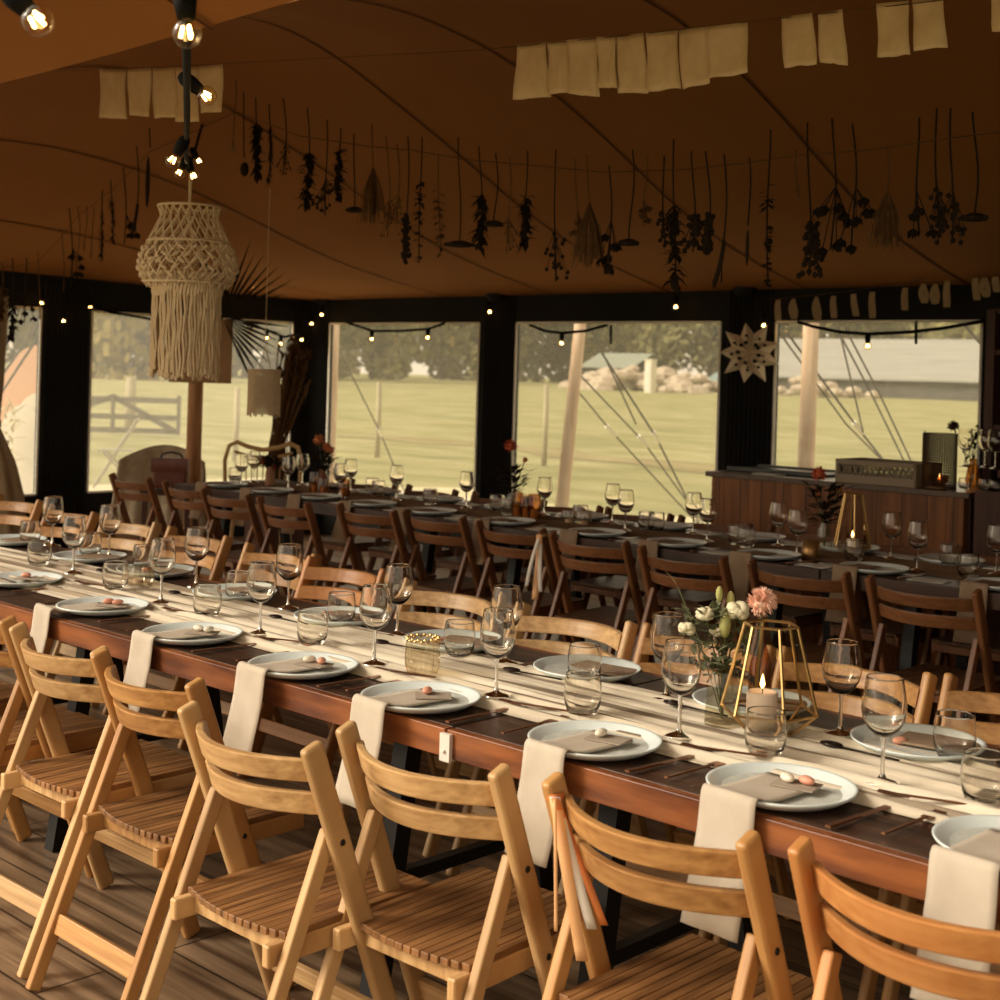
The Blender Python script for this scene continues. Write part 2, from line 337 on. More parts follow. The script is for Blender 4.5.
def copy_tree(o, parent=None):
    c = o.copy(); C.objects.link(c); c.parent = parent
    for ch in list(o.children): copy_tree(ch, c)
    return c
ORD = ['', 'first', 'second', 'third', 'fourth', 'fifth', 'sixth', 'seventh', 'eighth', 'ninth', 'tenth', 'eleventh', 'twelfth', 'thirteenth', 'fourteenth', 'fifteenth', 'sixteenth', 'seventeenth', 'eighteenth', 'nineteenth', 'twentieth']
ORD += ['twenty-' + w for w in ORD[1:10]] + ['thirtieth'] + ['thirty-' + w for w in ORD[1:10]] + ['fortieth'] + ['forty-' + w for w in ORD[1:10]] + ['fiftieth'] + ['fifty-' + w for w in ORD[1:10]]
def jit(a): return random.uniform(-a, a)

# ------------------------------------------------------------------ the setting
WN, WU = 8.2, -10.2                                  # back wall and left wall
struct(MB().box((-5.2, 3.0, -.05), (11.4, 10.6, .1)).build('floor', 'floor'))
g = MB().grid(lambda a, b: Vector((-340 + 600 * a, -60 + 460 * b, -.12)), 8, 8).build('ground', 'grass'); struct(g)
def sand(a, b):
    u = -16.5 + 22 * a; n = 8.3 + 5.0 * b
    if b > .9: n += .5 * sin(u * 1.3) + .3 * sin(u * 3.1)
    return Vector((u, n, -.108))
struct(MB().grid(sand, 40, 6).build('ground_path', 'sandy'))
def sand2(a, b):
    return Vector((-10.4 - 5.5 * a + (.4 * sin(b * 20) if a > .9 else 0), -2 + 10.4 * b, -.107))
struct(MB().grid(lambda a, b: Vector((-26 + 22 * a, 21.0 + 1.6 * b + .8 * sin(a * 9) + .3 * sin(a * 31), -.109)), 50, 3).build('ground_path.002', 'soil'))
struct(MB().grid(sand2, 6, 30).build('ground_path.001', 'sandy'))

EAVE = 2.14
_pr = [(8.3, 2.13), (7.5, 2.28), (6.76, 2.49), (6.3, 2.70), (5.9, 2.88), (5.35, 3.08), (4.8, 3.19), (4.2, 3.22), (3.4, 3.08), (2.6, 2.70), (2.0, 2.37)]
def interp(t, x):
    t = sorted(t)
    if x <= t[0][0]: return t[0][1]
    for (a, b), (c, d) in zip(t, t[1:]):
        if x <= c:
            k = (x - a) / (c - a); return b + (d - b) * k
    return t[-1][1]
def smooth(t, x, h=.3): return sum(interp(t, x + o * h) for o in (-1, -.5, 0, .5, 1)) / 5
_gu = [(-10.3, 0), (-9.4, .36), (-8.25, .72), (-7, .93), (-6, 1), (4, 1)]
def roof_z(u, n):
    p = smooth(_pr, min(max(n, 2.15), 8.15)) if 2.3 < n < 8.0 else interp(_pr, n)
    z = EAVE + (p - EAVE) * (smooth(_gu, u) if n > 2.6 else smooth(_gu, u) * .0 + 1 - (1 - smooth(_gu, u)) * (n - 2) / .6 if n > 2 else 1)
    return z + .20 * math.exp(-((u + 6.5) / .9) ** 2 - ((n - 4.5) / .8) ** 2) * (1 if n > 2.4 else 0)
roof = MB().grid(lambda a, b: Vector((-10.3 + 13.0 * a, 2.0 + 6.3 * b, roof_z(-10.3 + 13.0 * a, 2.0 + 6.3 * b))), 70, 50).build('ceiling', 'tent', smooth=True); struct(roof)
def awn(a, b):
    u = -10.3 + 13.0 * a; n = 2.0 - 1.0 * b
    return Vector((u, n, 2.37 + .27 * (1 - (1 - b) ** 1.4) + .03 * sin(u * 2.1) * b - .02 * sin(u * 1.2)))
struct(MB().grid(awn, 60, 10).build('ceiling_awning', 'tent', smooth=True))
sm = MB()
for k in range(9):
    u = -3.72 - 1.13 * k + (.25 if k == 8 else 0)
    for w in (0,):
        sm.grid(lambda a, b, u=u: Vector((u + (b - .5) * .016 + .25 * (1 - a) * (-.4), 8.2 - 5.9 * a, roof_z(u + .25 * (1 - a) * (-.4), 8.2 - 5.9 * a) - .006)), 60, 1)
for u in (-4.6, -2.9, -1.2): sm.grid(lambda a, b, u=u: Vector((u + (b - .5) * .016, 2.0 - .96 * a, awn((u + 10.3) / 13, .96 * a).z - .012)), 10, 1)
struct(sm.build('ceiling_seam', 'seam'))

WIN_B = [(-9.9, -8.0), (-7.585, -5.635), (-5.18, -3.73)]
WIN_L = [(3.55, 5.51), (5.96, 8.0)]
ZB, ZT = .46, 1.925
def pleats(mb, a, b, z0, z1, axis, depth):
    k = max(4, int((b - a) / .035) * 2)
    for i in range(k):
        x0 = a + (b - a) * i / k; x1 = a + (b - a) * (i + 1) / k; w = .018 * (i % 2)
        if axis == 0: mb.add([(x0, depth - w, z0), (x1, depth - .018 + w, z0), (x1, depth - .018 + w, z1), (x0, depth - w, z1)], [(0, 1, 2, 3)])
        else: mb.add([(depth + w, x0, z0), (depth + .018 - w, x1, z0), (depth + .018 - w, x1, z1), (depth + w, x0, z1)], [(0, 1, 2, 3)])
wb_ = MB()
wb_.box((-4.0, WN + .02, (ZT + EAVE + .08) / 2), (12.6, .04, EAVE + .08 - ZT)); wb_.box((-4.0, WN + .02, ZB / 2 - .05), (12.6, .04, ZB + .1))
edges = [-10.25] + [x for w in WIN_B for x in w] + [2.4]
for a, b in zip(edges[::2], edges[1::2]):
    wb_.box(((a + b) / 2, WN + .02, (ZB + ZT) / 2), (b - a, .04, ZT - ZB))
    if b - a < 1: pleats(wb_, a + .06, b - .02, 0, EAVE, 0, WN - .004)
struct(wb_.build('wall_back', 'darkwall'))
wl_ = MB()
wl_.box((WU - .02, 5.1, (ZT + EAVE + .1) / 2), (.04, 6.3, EAVE + .1 - ZT)); wl_.box((WU - .02, 5.1, ZB / 2 - .05), (.04, 6.3, ZB + .1))
edges = [2.0] + [x for w in WIN_L for x in w] + [8.25]
for a, b in zip(edges[::2], edges[1::2]):
    wl_.box((WU - .02, (a + b) / 2, (ZB + ZT) / 2), (.04, b - a, ZT - ZB))
    if b - a < .7: pleats(wl_, a + .02, b - .02, 0, EAVE, 1, WU + .004)
struct(wl_.build('wall_left', 'darkwall'))
struct(MB().box((2.42, 5.1, 1.3), (.05, 6.3, 2.6)).build('wall_right', 'darkwall'))
wi = 0
for a, b in WIN_B:
    wi += 1; o = MB().grid(lambda s, t: Vector((a + (b - a) * s, WN + .02, ZB + (ZT - ZB) * t)), 1, 1).build('window_%d' % wi, 'pvc'); struct(o)
    fr = MB(); q = .008
    for x in (a, b): fr.box((x, WN - .004, (ZB + ZT) / 2), (2 * q, .01, ZT - ZB))
    for z in (ZB, ZT): fr.box(((a + b) / 2, WN - .004, z), (b - a, .01, 2 * q))
    fr.build('window_frame', 'rim', o)
for a, b in WIN_L:
    wi += 1; o = MB().grid(lambda s, t: Vector((WU - .02, a + (b - a) * s, ZB + (ZT - ZB) * t)), 1, 1).build('window_%d' % wi, 'pvc'); struct(o)
    fr = MB(); q = .008
    for x in (a, b): fr.box((WU + .004, x, (ZB + ZT) / 2), (.01, 2 * q, ZT - ZB))
    for z in (ZB, ZT): fr.box((WU + .004, (a + b) / 2, z), (.01, b - a, 2 * q))
    fr.build('window_frame', 'rim', o)
for i, u in enumerate((-9.98, -7.80, -5.42)):
    t = MB().ball((0, 0, 0), .10, 12, 8, (1, .6, .7)); struct(t.build('trim_%d' % (i + 1), 'darkwall', None, (u, WN - .03, EAVE + .02), smooth=True))

# ------------------------------------------------------------------ outdoors
# shed, rubble, container
b_ = atn(1010, 360, 145); sh = thing('farm_shed', 'long farm shed with pale grey roof beyond the field', 'building', (b_.x, 145, -.12)); sh.scale = (1.86, 1.86, 1.50)
MB().box((6, 4, .75), (48, 9, 1.5)).build('wall', 'wallgrey', sh)
MB().add([(-18.5, -1, 1.45), (30.5, -1, 1.45), (30.5, 4, 4.6), (-18.5, 4, 4.6), (-18.5, 9, 1.45), (30.5, 9, 1.45), (-18.5, -1, 1.3), (30.5, -1, 1.3)], [(0, 1, 2, 3), (3, 2, 5, 4), (0, 6, 7, 1)]).build('roof', 'roofgrey', sh)
def rubble(px, py, n, w, h, lab):
    n *= 1.95; w *= 1.95; h *= 1.7
    p = atn(px, py, n); mb = MB()
    for k in range(46):
        a = random.random() * 2 * pi; r = random.random() ** .6
        mb.ball((cos(a) * r * w, sin(a) * r * w * .5, max(0, h * (1 - r) * random.uniform(.3, 1))), random.uniform(.16, .42) * h, 6, 4, (1.3, 1, .7))
    o = mb.build('rubble_heap', 'rubble', None, (p.x, n, -.12)); return tag(o, lab, 'rubble', None, 'stuff')
rubble(628, 388, 62, 4.6, 2.3, 'pale heap of rubble beside the small white cabin across the field')
rubble(692, 388, 70, 4.0, 1.3, 'low pale heap of rubble in front of the blue tarpaulin')
rubble(808, 388, 66, 5.0, 1.2, 'low spread of rubble at the foot of the grey roofed shed')
p = atn(650, 388, 112); c_ = thing('site_cabin', 'small upright white cabin among rubble across the field', 'cabin', (p.x, 112, -.12)); c_.scale = (1.7, 1.7, 1.55)
MB().box((0, 0, 1.05), (.5, .5, 2.1)).build('body', 'white', c_); MB().box((0, 0, 2.14), (.58, .58, .08)).build('roof', 'white', c_); MB().box((.02, -.26, .95), (.36, .03, 1.6)).build('door', 'sheet', c_)
p = atn(719, 378, 145); c_ = thing('tarpaulin_cover', 'blue tarpaulin draped over stored goods beyond the field', 'tarpaulin', (p.x, 145, -.12)); c_.scale = (.8, .8, .9)
MB().grid(lambda a, b: Vector((-2.6 + 5.2 * a, -1 + 2 * b, 2.6 - 1.4 * abs(a - .5) ** 2 * 4 - 1.8 * (abs(b - .5) * 2) ** 4 + .12 * sin(a * 17))), 14, 8).build('sheet', 'blue', c_); MB().box((0, .1, .7), (4, 1.4, 1.4)).build('load', 'wallgrey', c_)
p = atn(626, 365, 160); c_ = thing('green_barn', 'blue-grey barn roof showing behind the rubble heap', 'building', (p.x, 160, -.12)); c_.scale = (1.45, 1.5, 1.4)
MB().box((0, 0, 1.0), (6.4, 6, 2.0)).build('wall', 'wallgrey', c_); MB().add([(-3.4, -3.4, 1.9), (3.4, -3.4, 1.9), (3.4, 0, 3.5), (-3.4, 0, 3.5), (3.4, 3.4, 1.9), (-3.4, 3.4, 1.9)], [(0, 1, 2, 3), (3, 2, 4, 5)]).build('roof', 'barnroof', c_)
# trees: three crowns shared by every tree of the row
def crown_mesh(seed, n=2200, fr=1.0):
    r = random.Random(seed); mb = MB()
    blobs = [(Vector((r.uniform(-.34, .34), r.uniform(-.34, .34), r.uniform(.08, .84))), r.uniform(.15, .30)) for _ in range(19)]
    for k in range(n):
        c, q = r.choice(blobs); v = Vector((r.gauss(0, 1), r.gauss(0, 1), r.gauss(0, 1))).normalized() * q * r.uniform(.55, 1)
        w = r.uniform(.018, .042); x = Vector((r.gauss(0, 1), r.gauss(0, 1), r.gauss(0, 1))).normalized(); y = x.orthogonal().normalized()
        mb.add([c + v - x * w - y * w * .6, c + v + x * w - y * w * .6, c + v + x * w + y * w * .6, c + v - x * w + y * w * .6], [(0, 1, 2, 3)])
    return mb
crowns = [crown_mesh(i).mesh('crown', 'crown1') for i in (1, 2, 3)]; crown_y = crown_mesh(9).mesh('crown', 'crown2')
trunk_me = MB().tube([(0, 0, 0), (.01, 0, .25), (0, .01, .55)], [.03, .022, .012], 7).mesh('trunk', 'bark')
def tree(u, n, h, lab, grp, me):
    t = thing('leafy_tree', lab, 'tree', (u, n, -.12), random.random() * 6, grp); t.scale = (h * random.uniform(.75, 1.05), h * random.uniform(.75, 1.05), h)
    put(me, 'crown', t); put(trunk_me, 'trunk', t); return t
G = 'trees in the row behind the meadow'
def field(px, n): return atn(px, 380, n).x
for k in range(12):
    px = 318 + k * 39 + jit(8); n = random.uniform(165, 205)
    if px < 770: tree(field(px, n), n, random.uniform(17, 27), 'tall green tree in the hazy row beyond the meadow', G, random.choice(crowns))
for k in range(6):
    px = 765 + k * 44 + jit(8); n = random.uniform(180, 215)
    tree(field(px, n), n, random.uniform(15, 18.5), 'green tree rising behind the grey roofed farm shed', 'trees behind the shed', random.choice(crowns))
for k in range(8):
    px = -10 + k * 42 + jit(6); u = -random.uniform(140, 180); p = atu(px, 372, u)
    tree(u, p.y, random.uniform(18, 29), 'tall green tree standing beyond the wooden field gate', 'trees beyond the gate', random.choice(crowns))
p = atu(152, 372, -110); tree(-110, p.y, 15, 'yellowing tree beyond the field gate', None, crown_y)
p = atn(372, 372, 140); tree(p.x, 140, 13, 'dark low bushy tree by the white speck across the meadow', None, crowns[0])
# field posts and wire
for px, y0, y1, u, lab in ((380, 378, 430, -20, ''),): pass
def fpost(px, yt, d, r, lab, grp=None):
    p = atd(px, yt, d); h = p.z + .12
    o = MB().tube([(0, 0, 0), (.02, 0, h * .5), (0, .01, h)], [r * 1.05, r, r * .9], 9).build('fence_post', 'post', None, (p.x, p.y, -.12), smooth=True); return tag(o, lab, 'post', grp)
fpost(131, 377, 33, .13, 'thick wooden gatepost standing behind the field gate')
fpost(237, 388, 24, .05, 'thin grey fence post in the meadow past the sign pole')
fpost(379, 382, 26, .05, 'thin fence post in the meadow behind the single guy rope')
fpost(546, 385, 25, .05, 'thin fence post standing in meadow left of slanting tent pole'.replace('left of', 'beside'))
# gate
ga, gb = atd(84, 431, 31.0), atd(178, 436, 31.0); ga.z = gb.z = -.12
gt = thing('field_gate', 'weathered wooden five-bar field gate with diagonal braces outside the window', 'gate', ga)
gd = (gb - ga); gl = gd.length; gx = gd / gl
def gp(a, z): return gx * (a * gl) + Vector((0, 0, z))
for z in (.12, .42, .80): MB().bar(gp(-.35, z), gp(1, z), .05, .12, (0, 0, 1)).build('rail', 'gate', gt)
for a in (.30, 1.0): MB().bar(gp(a, .05), gp(a, .92), .13, .06, gx).build('upright', 'gate', gt)
MB().bar(gp(.30, .86), gp(.97, .12), .12, .05, gx.cross(Vector((0, 0, 1)))).build('brace', 'gate', gt); MB().bar(gp(.30, .86), gp(-.33, .35), .12, .05, gx.cross(Vector((0, 0, 1)))).build('brace', 'gate', gt)
# tent poles outside and their ropes
def opole(px, yt, n, px2, y2, lab, r=.058):
    t = atn(px, yt, n); b = atn(px2, y2, n); k = (t.z + .12) / (t.z - b.z); bb = t + (b - t) * k
    o = MB().tube([(0, 0, 0), (t - bb) * .35, (t - bb) * .7, (t - bb) * 1.12], [r * 1.05, r, r * .95, r * .9], 12).build('tent_pole', 'polebright', None, bb, smooth=True); return tag(o, lab, 'pole', None)
opole(580, 327, 9.3, 562, 506, 'slanting bleached tent pole standing outside the middle window')
opole(811, 325, 9.4, 806, 466, 'upright bleached tent pole outside the window behind the bar', .066)
opole(334, 329, 9.0, 330, 440, 'bleached tent pole outside, close to the black corner column', .06)
def rope(pts, lab, ns, r=.0085, buck=None):
    P = [atn(x, y, n) for (x, y), n in zip(pts, ns)]; o = P[0]
    if 'short' not in lab: d = P[-1] - P[-2]; P.append(P[-1] + d * ((P[-1].z + .12) / -d.z))
    t = thing('guy_rope', lab, 'rope', o, 0, None); MB().tube([p - o for p in P], r, 5).build('line', 'rope', t)
    if buck:
        c = P[1] - o; d = (P[2] - P[0]).normalized() * .09 if len(P) > 2 else (P[1] - P[0]).normalized() * .09
        MB().tube([c - d, c + d], .022, 6).build('tensioner', 'steel', t)
    return t
rope([(526, 328), (611, 431), (684, 509)], 'guy rope with pale buckle slanting past the slanting tent pole', (9.2, 10.6, 11.8), .0085, 1)
rope([(540, 333), (643, 441), (686, 500)], 'guy rope with steel tensioner low in the middle window', (9.2, 10.8, 11.6), .0085, 1)
rope([(592, 330), (636, 424)], 'short guy rope falling steeply to meet the tensioned rope', (9.2, 10.7))
rope([(600, 350), (656, 437), (689, 503)], 'thicker guy rope nearest the paper star in the middle window', (9.3, 10.6, 11.6), .010, 1)
rope([(776, 328), (846, 424), (880, 458)], 'guy rope crossing behind the upright pole in the bar window', (9.2, 10.5, 11.2), .008)
rope([(779, 322), (858, 428), (888, 466)], 'guy rope with white buckle in the window above the crate', (9.2, 10.5, 11.2), .010, 1)
rope([(838, 325), (863, 432)], 'short steep guy rope hanging above the bar crate', (9.2, 10.5), .008)
rope([(834, 323), (872, 395), (906, 465)], 'straight guy rope running down towards the wire candle lantern', (9.2, 10.3, 11.4), .008)
rope([(843, 324), (880, 395), (912, 463)], 'guy rope closest to the wire candle lantern, beside its twin', (9.2, 10.3, 11.4), .008)
rope([(962, 322), (982, 345)], 'guy rope in the top corner of the window beside the shelf unit', (9.2, 9.6), .012)
rope([(336, 344), (380, 432), (394, 466)], 'single guy rope outside the window by the black corner column', (9.1, 10.6, 11.2), .0085, 1)
def rope2(a, b, lab):
    A, B = atd(*a, 11.8), atd(*b, 13.0); o = MB().tube([(0, 0, 0), B - A], .012, 5).build('guy_rope', 'rope', None, A); tag(o, lab, 'rope')
rope2((44, 316), (-4, 384), 'guy rope above the white arch board, the higher of a pair'); rope2((48, 322), (-2, 398), 'guy rope just above the salmon arch board, the lower of a pair')
# arch boards outside the end window
def arch(px, yt, yb, w, d, m, lab):
    b = atd(px, yb, d); t = atd(px, yt, d); h = t.z + .1; ps = [(-w, 0), (w, 0)] + [(w * cos(pi * k / 20), h - w * 1.25 + w * 1.25 * sin(pi * k / 20)) for k in range(21)]
    mb = MB(); n = len(ps); ax = Vector((.88, .47, 0)); dp = Vector((.47, -.88, 0)) * .03
    mb.add([ax * x + Vector((0, 0, z)) + dp for x, z in ps] + [ax * x + Vector((0, 0, z)) - dp for x, z in ps], [tuple(range(n)), tuple(range(n, 2 * n))[::-1]] + [(i, (i + 1) % n, n + (i + 1) % n, n + i) for i in range(n)])
    o = mb.build('arch_board', m, None, (b.x, b.y, -.1)); tag(o, lab, 'backdrop board', None); return o
arch(38, 345, 480, .42, 13.2, 'pinkboard', 'tall salmon arched backdrop board outside the end window')
arch(41, 392, 480, .30, 13.0, 'whiteboard', 'white arched board in front of the taller salmon arch')
arch(22, 405, 488, .22, 12.4, 'whiteboard', 'smaller white arched board beside the beige curtain')
pg = thing('pampas_plume', 'pale fluffy pampas plumes outside beside the arch boards', 'dried grass', atd(8, 440, 12.2)); pm = MB()
for k in range(46): pm.leaf((jit(.05), jit(.05), random.uniform(-.3, .3)), (jit(1), jit(1), random.uniform(-.2, 1)), random.uniform(.1, .24), .03)
pm.build('plume', 'cream', pg); MB().tube([(0, 0, 0), (0, 0, -atd(8, 440, 12.2).z)], .012, 5).build('stalk', 'dry3', pg)
# garden folding chair outside
bc = atd(116, 485, 18.2); B = thing('bistro_chair', 'slatted metal folding garden chair outside the end window', 'chair', (bc.x, bc.y, -.1), .95)
for s in (-.2, .2):
    MB().tube([(-.27, s, 0), (.25, s, .88)], .016, 6).build('leg', 'bistro', B); MB().tube([(.27, s, 0), (-.16, s, .46)], .016, 6).build('leg', 'bistro', B)
sl = MB()
for k in range(6): sl.box((-.20 + k * .075, 0, .47), (.05, .42, .018))
sl.build('seat_slats', 'bistro', B); sl = MB()
for z in (.66, .76, .86): sl.box((.13 + (z - .66) * .6, 0, z), (.02, .42, .05))
sl.build('back_slats', 'bistro', B)

# ------------------------------------------------------------------ tables
def table(name, lab, u0, u1, n0, n1, top, edge, grp, plank=.022, h=.75):
    t = thing(name, lab, 'table', ((u0 + u1) / 2, (n0 + n1) / 2, 0), 0, grp); L = u1 - u0 - .006; Wd = n1 - n0
    MB().box((0, 0, h - plank / 2), (L, Wd - .05, plank)).build('table_top', top, t, bevel=.002)
    for s in (-1, 1): MB().box((0, s * (Wd / 2 - .0125), h - .0315), (L - .001, .025, .062)).build('apron', edge, t, bevel=.002)
    # trestle legs of black steel
    for sx in (-1, 1):
        for sy in (-1, 1):
            MB().bar((sx * (L / 2 - .32), sy * .20, h - plank), (sx * (L / 2 - .32), sy * .31, 0), .05, .05).build('leg', 'black', t)
        MB().box((sx * (L / 2 - .32), 0, .30), (.03, .5, .03)).build('crossbar', 'black', t)
        MB().box((sx * (L / 2 - .32), 0, h - .05), (.05, .6, .035)).build('crosspiece', 'black', t)
    for sy in (-1, 1): MB().box((0, sy * .22, h - plank - .03), (L - .2, .03, .05)).build('lower_rail', 'darkwood', t)
    return t
table('banquet_table', 'long plank dining table section under the brass lantern', -2.165, .05, 2.15, 2.97, 'tabletop', 'apron', None)
table('banquet_table', 'plank dining table section with metal bracket, beyond the lantern table', -4.30, -2.165, 2.15, 2.97, 'tabletop', 'apron', None)
table('banquet_table', 'last plank dining table section of the front row, towards the curtain', -6.55, -4.30, 2.17, 2.99, 'tabletop', 'apron', None)
br = MB().box((.008, -.004, 0), (.030, .010, .060)); br.ball((.008, -.010, -.008), .005, 6, 4)
tag(br.build('joint_bracket', 'ribbon_w', None, (-2.165, 2.148, .712)), 'pale metal bracket on the table edge joint', 'bracket')
FU = [(-3.0, -.6, 'nearest the bar counter'), (-5.2, -3.0, 'in the middle of the row'), (-7.72, -5.2, 'at the far end by the sign pole')]
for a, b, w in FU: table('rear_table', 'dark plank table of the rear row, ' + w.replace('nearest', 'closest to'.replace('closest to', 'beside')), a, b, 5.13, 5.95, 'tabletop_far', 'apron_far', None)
def runner(name, lab, u0, u1, n0, n1, m, z, seed, amp):
    r = random.Random(seed); waves = [(r.uniform(60, 150), r.uniform(0, 6), r.uniform(.4, 2.2), r.uniform(.4, 1)) for _ in range(7)]
    nu, nv = int((u1 - u0) / .05), 64
    def f(a, b):
        u = u0 + (u1 - u0) * a; n = n0 + (n1 - n0) * b + .012 * sin(u * 2.3) * (1 if b > .5 else -1) * .6
        h = 0
        for fr, ph, sl, w in waves: h += w * max(0, sin(fr * (n - n0) + ph + sl * u + .5 * sin(u * 1.7 + ph))) ** 3
        return Vector((u, n, z + amp * h * min(1, 12 * b, 12 * (1 - b))))
    mb = MB().grid(f, nu, nv)
    bands = {j for j in range(nv) if (j // 3) % 4 == 2}  # strips that carry the painted fold shadows on the cream runner
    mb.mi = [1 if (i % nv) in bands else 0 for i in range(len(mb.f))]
    o = mb.build(name, m, smooth=True); tag(o, lab, 'table runner'); return o
runner('table_runner', 'crinkled cream cotton runner with painted fold shadows along the front table', -6.4, -.1, 2.345, 2.785, ['runner', 'runner_shade'], .752, 4, .0065)
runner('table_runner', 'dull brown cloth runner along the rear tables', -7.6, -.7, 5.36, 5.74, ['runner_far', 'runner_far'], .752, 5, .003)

# ------------------------------------------------------------------ folding chairs (origin on the floor under the top of the back; +y towards the table)
def make_chair(tone, slat, lab, grp):
    t = thing('folding_chair', lab, 'chair', (0, 0, 0), 0, grp); wy, wx = tone + 'y', tone + 'x'
    hw = .212
    for s in (-1, 1):
        # long side post: top of the back to front foot, rounded head
        o = MB().bar((s * hw, -.002, .797), (s * hw, .302, .002), .048, .025).build('back_post', wy, t, bevel=.009, seg=3)
        for y, z in ((.075, .595), (.145, .41)): MB().ball((s * (hw + .0135), y, z), .007, 8, 4, (.5, 1, 1)).build('bolt', 'black', o)
    for s in (-1, 1):
        MB().bar((s * .188, .070, .612), (s * .188, -.168, .002), .033, .022).build('rear_leg', wy, t, bevel=.004)
    def rail(z, y, h):
        k = 14; mb = MB(); vs = []
        for i in range(k + 1):
            x = -.203 + .406 * i / k; bow = -.092 * (1 - (x / .203) ** 2)
            for dy, dz in ((-.011, -h / 2), (.011, -h / 2), (.011, h / 2), (-.011, h / 2)):
                vs.append((x, y + bow + dy - dz * .34, z + dz))
        fs = [(3, 2, 1, 0), tuple(k * 4 + j for j in range(4))]
        for i in range(k):
            for j in range(4): fs.append((i * 4 + j, i * 4 + (j + 1) % 4, i * 4 + 4 + (j + 1) % 4, i * 4 + 4 + j))
        return mb.add(vs, fs)
    for z in (.738, .668): rail(z, (.80 - z) * .38 + .016, .048).build('back_rail', wx, t, bevel=.004)
    # seat: boards running front to back with a curved rear edge, on a frame
    sl = MB(); ns = 15
    for i in range(ns):
        x = -.168 + .336 * (i + .5) / ns; yr = -.012 - .028 * (1 - (x / .17) ** 2)
        p, q = Vector((x, yr, .416)), Vector((x, .376, .420)); sl.bar(p, q, .014, .336 / ns - .0014)
    sl.build('seat_slats', slat, t, bevel=.0012, seg=1)
    fr = MB()
    for s in (-1, 1): fr.bar((s * .160, -.058, .386), (s * .160, .366, .391), .044, .022)
    fr.bar((-.15, .356, .392), (.15, .356, .392), .034, .022, (0, 1, 0)); fr.bar((-.15, -.0, .388), (.15, -.0, .388), .034, .022, (0, 1, 0))
    fr.build('seat_frame', wy, t, bevel=.003, seg=1)
    MB().bar((-.178, -.110, .15), (.178, -.110, .15), .014, .048, (0, .3, 1)).build('stretcher', wx, t, bevel=.003)
    MB().bar((-.205, .232, .19), (.205, .232, .19), .016, .048, (0, -.3, 1)).build('stretcher', wx, t, bevel=.003)
    return t
protos = {}
def chair(tone, slat, u, n, rz, lab, grp, z=0):
    k = (tone, slat)
    if k not in protos: protos[k] = make_chair(tone, slat, lab, grp); c = protos[k]
    else: c = copy_tree(protos[k])
    c.location = (u, n, z); c.rotation_euler = (0, 0, rz + jit(.018)); tag(c, lab, 'chair', grp); return c
G = 'folding chairs along the front table'
near = [(-.955, 1.955, 'amber'), (-1.452, 1.925, 'honey'), (-1.978, 1.89, 'pale'), (-2.325, 1.735, 'pale'), (-2.93, 1.88, 'honey'), (-3.385, 1.90, 'pale'), (-3.915, 1.925, 'honey'), (-4.42, 1.95, 'honey')]
for i, (u, n, tn) in enumerate(near):
    extra = ', pulled out from the table' if i == 3 else (', with ribbons' if i == 1 else '')
    chair(tn, 'slat', u, n, jit(.015), '%s wooden folding chair, %s from the lantern end, outer side of front table%s' % ({'amber': 'amber', 'honey': 'honey', 'pale': 'pale'}[tn], ORD[i + 1], ''), G)
far1 = [(-1.38, 3.38, 'honey'), (-1.845, 3.35, 'honey'), (-2.30, 3.33, 'honey'), (-2.775, 3.31, 'pale'), (-3.36, 3.36, 'pale'), (-4.01, 3.44, 'amber'), (-4.47, 3.49, 'honey'), (-5.13, 3.55, 'honey'), (-5.72, 3.58, 'pale'), (-6.25, 3.58, 'honey'), (-6.90, 3.64, 'honey')]
for i, (u, n, tn) in enumerate(far1):
    chair(tn, 'slat', u, n, pi, '%s wooden folding chair, %s from the lantern end, window side of front table' % ({'amber': 'orange-toned', 'honey': 'honey', 'pale': 'pale'}[tn], ORD[i + 1]), G)
G = 'folding chairs along the rear tables'
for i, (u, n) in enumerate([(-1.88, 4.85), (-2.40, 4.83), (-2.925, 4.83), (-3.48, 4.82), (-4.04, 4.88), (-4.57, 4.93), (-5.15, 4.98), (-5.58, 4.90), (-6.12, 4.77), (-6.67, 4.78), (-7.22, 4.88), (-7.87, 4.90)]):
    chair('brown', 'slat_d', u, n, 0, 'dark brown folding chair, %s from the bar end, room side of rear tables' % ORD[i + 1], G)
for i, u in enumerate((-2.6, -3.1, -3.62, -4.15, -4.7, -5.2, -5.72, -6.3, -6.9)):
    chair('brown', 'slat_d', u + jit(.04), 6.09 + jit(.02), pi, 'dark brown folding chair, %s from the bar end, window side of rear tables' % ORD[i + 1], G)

# ------------------------------------------------------------------ tableware prototypes
plate_me = MB().lathe([(.0, .0), (.085, .0), (.118, .006), (.138, .018), (.1405, .0225), (.1385, .024), (.133, .021), (.116, .012), (.112, .010)], 48).mesh('plate', 'plate', smooth=True)
plin_me = MB().lathe([(.1125, .0102), (.08, .0085), (0, .008)], 48).mesh('plate_well', 'plate_in', smooth=True)
def lathe_me(name, m, prof, n=28): return MB().lathe(prof, n).mesh(name, m, smooth=True)
bowl_me = lathe_me('glass_bowl', 'glass', [(0, .0885), (.006, .0888), (.016, .092), (.030, .104), (.0395, .122), (.043, .140), (.0425, .158), (.0385, .182), (.0353, .2015), (.0349, .2040), (.0344, .2048), (.0339, .2040), (.0342, .2015), (.0374, .182), (.0413, .158), (.0417, .141), (.0382, .1235), (.0285, .1065), (.013, .0965), (0, .095)])
foot_me = lathe_me('glass_foot', 'glass', [(0, 0), (.034, .0006), (.035, .002), (.022, .0055), (.008, .010), (.0045, .018), (.0038, .045), (.0040, .075), (.0055, .0885)], 24)
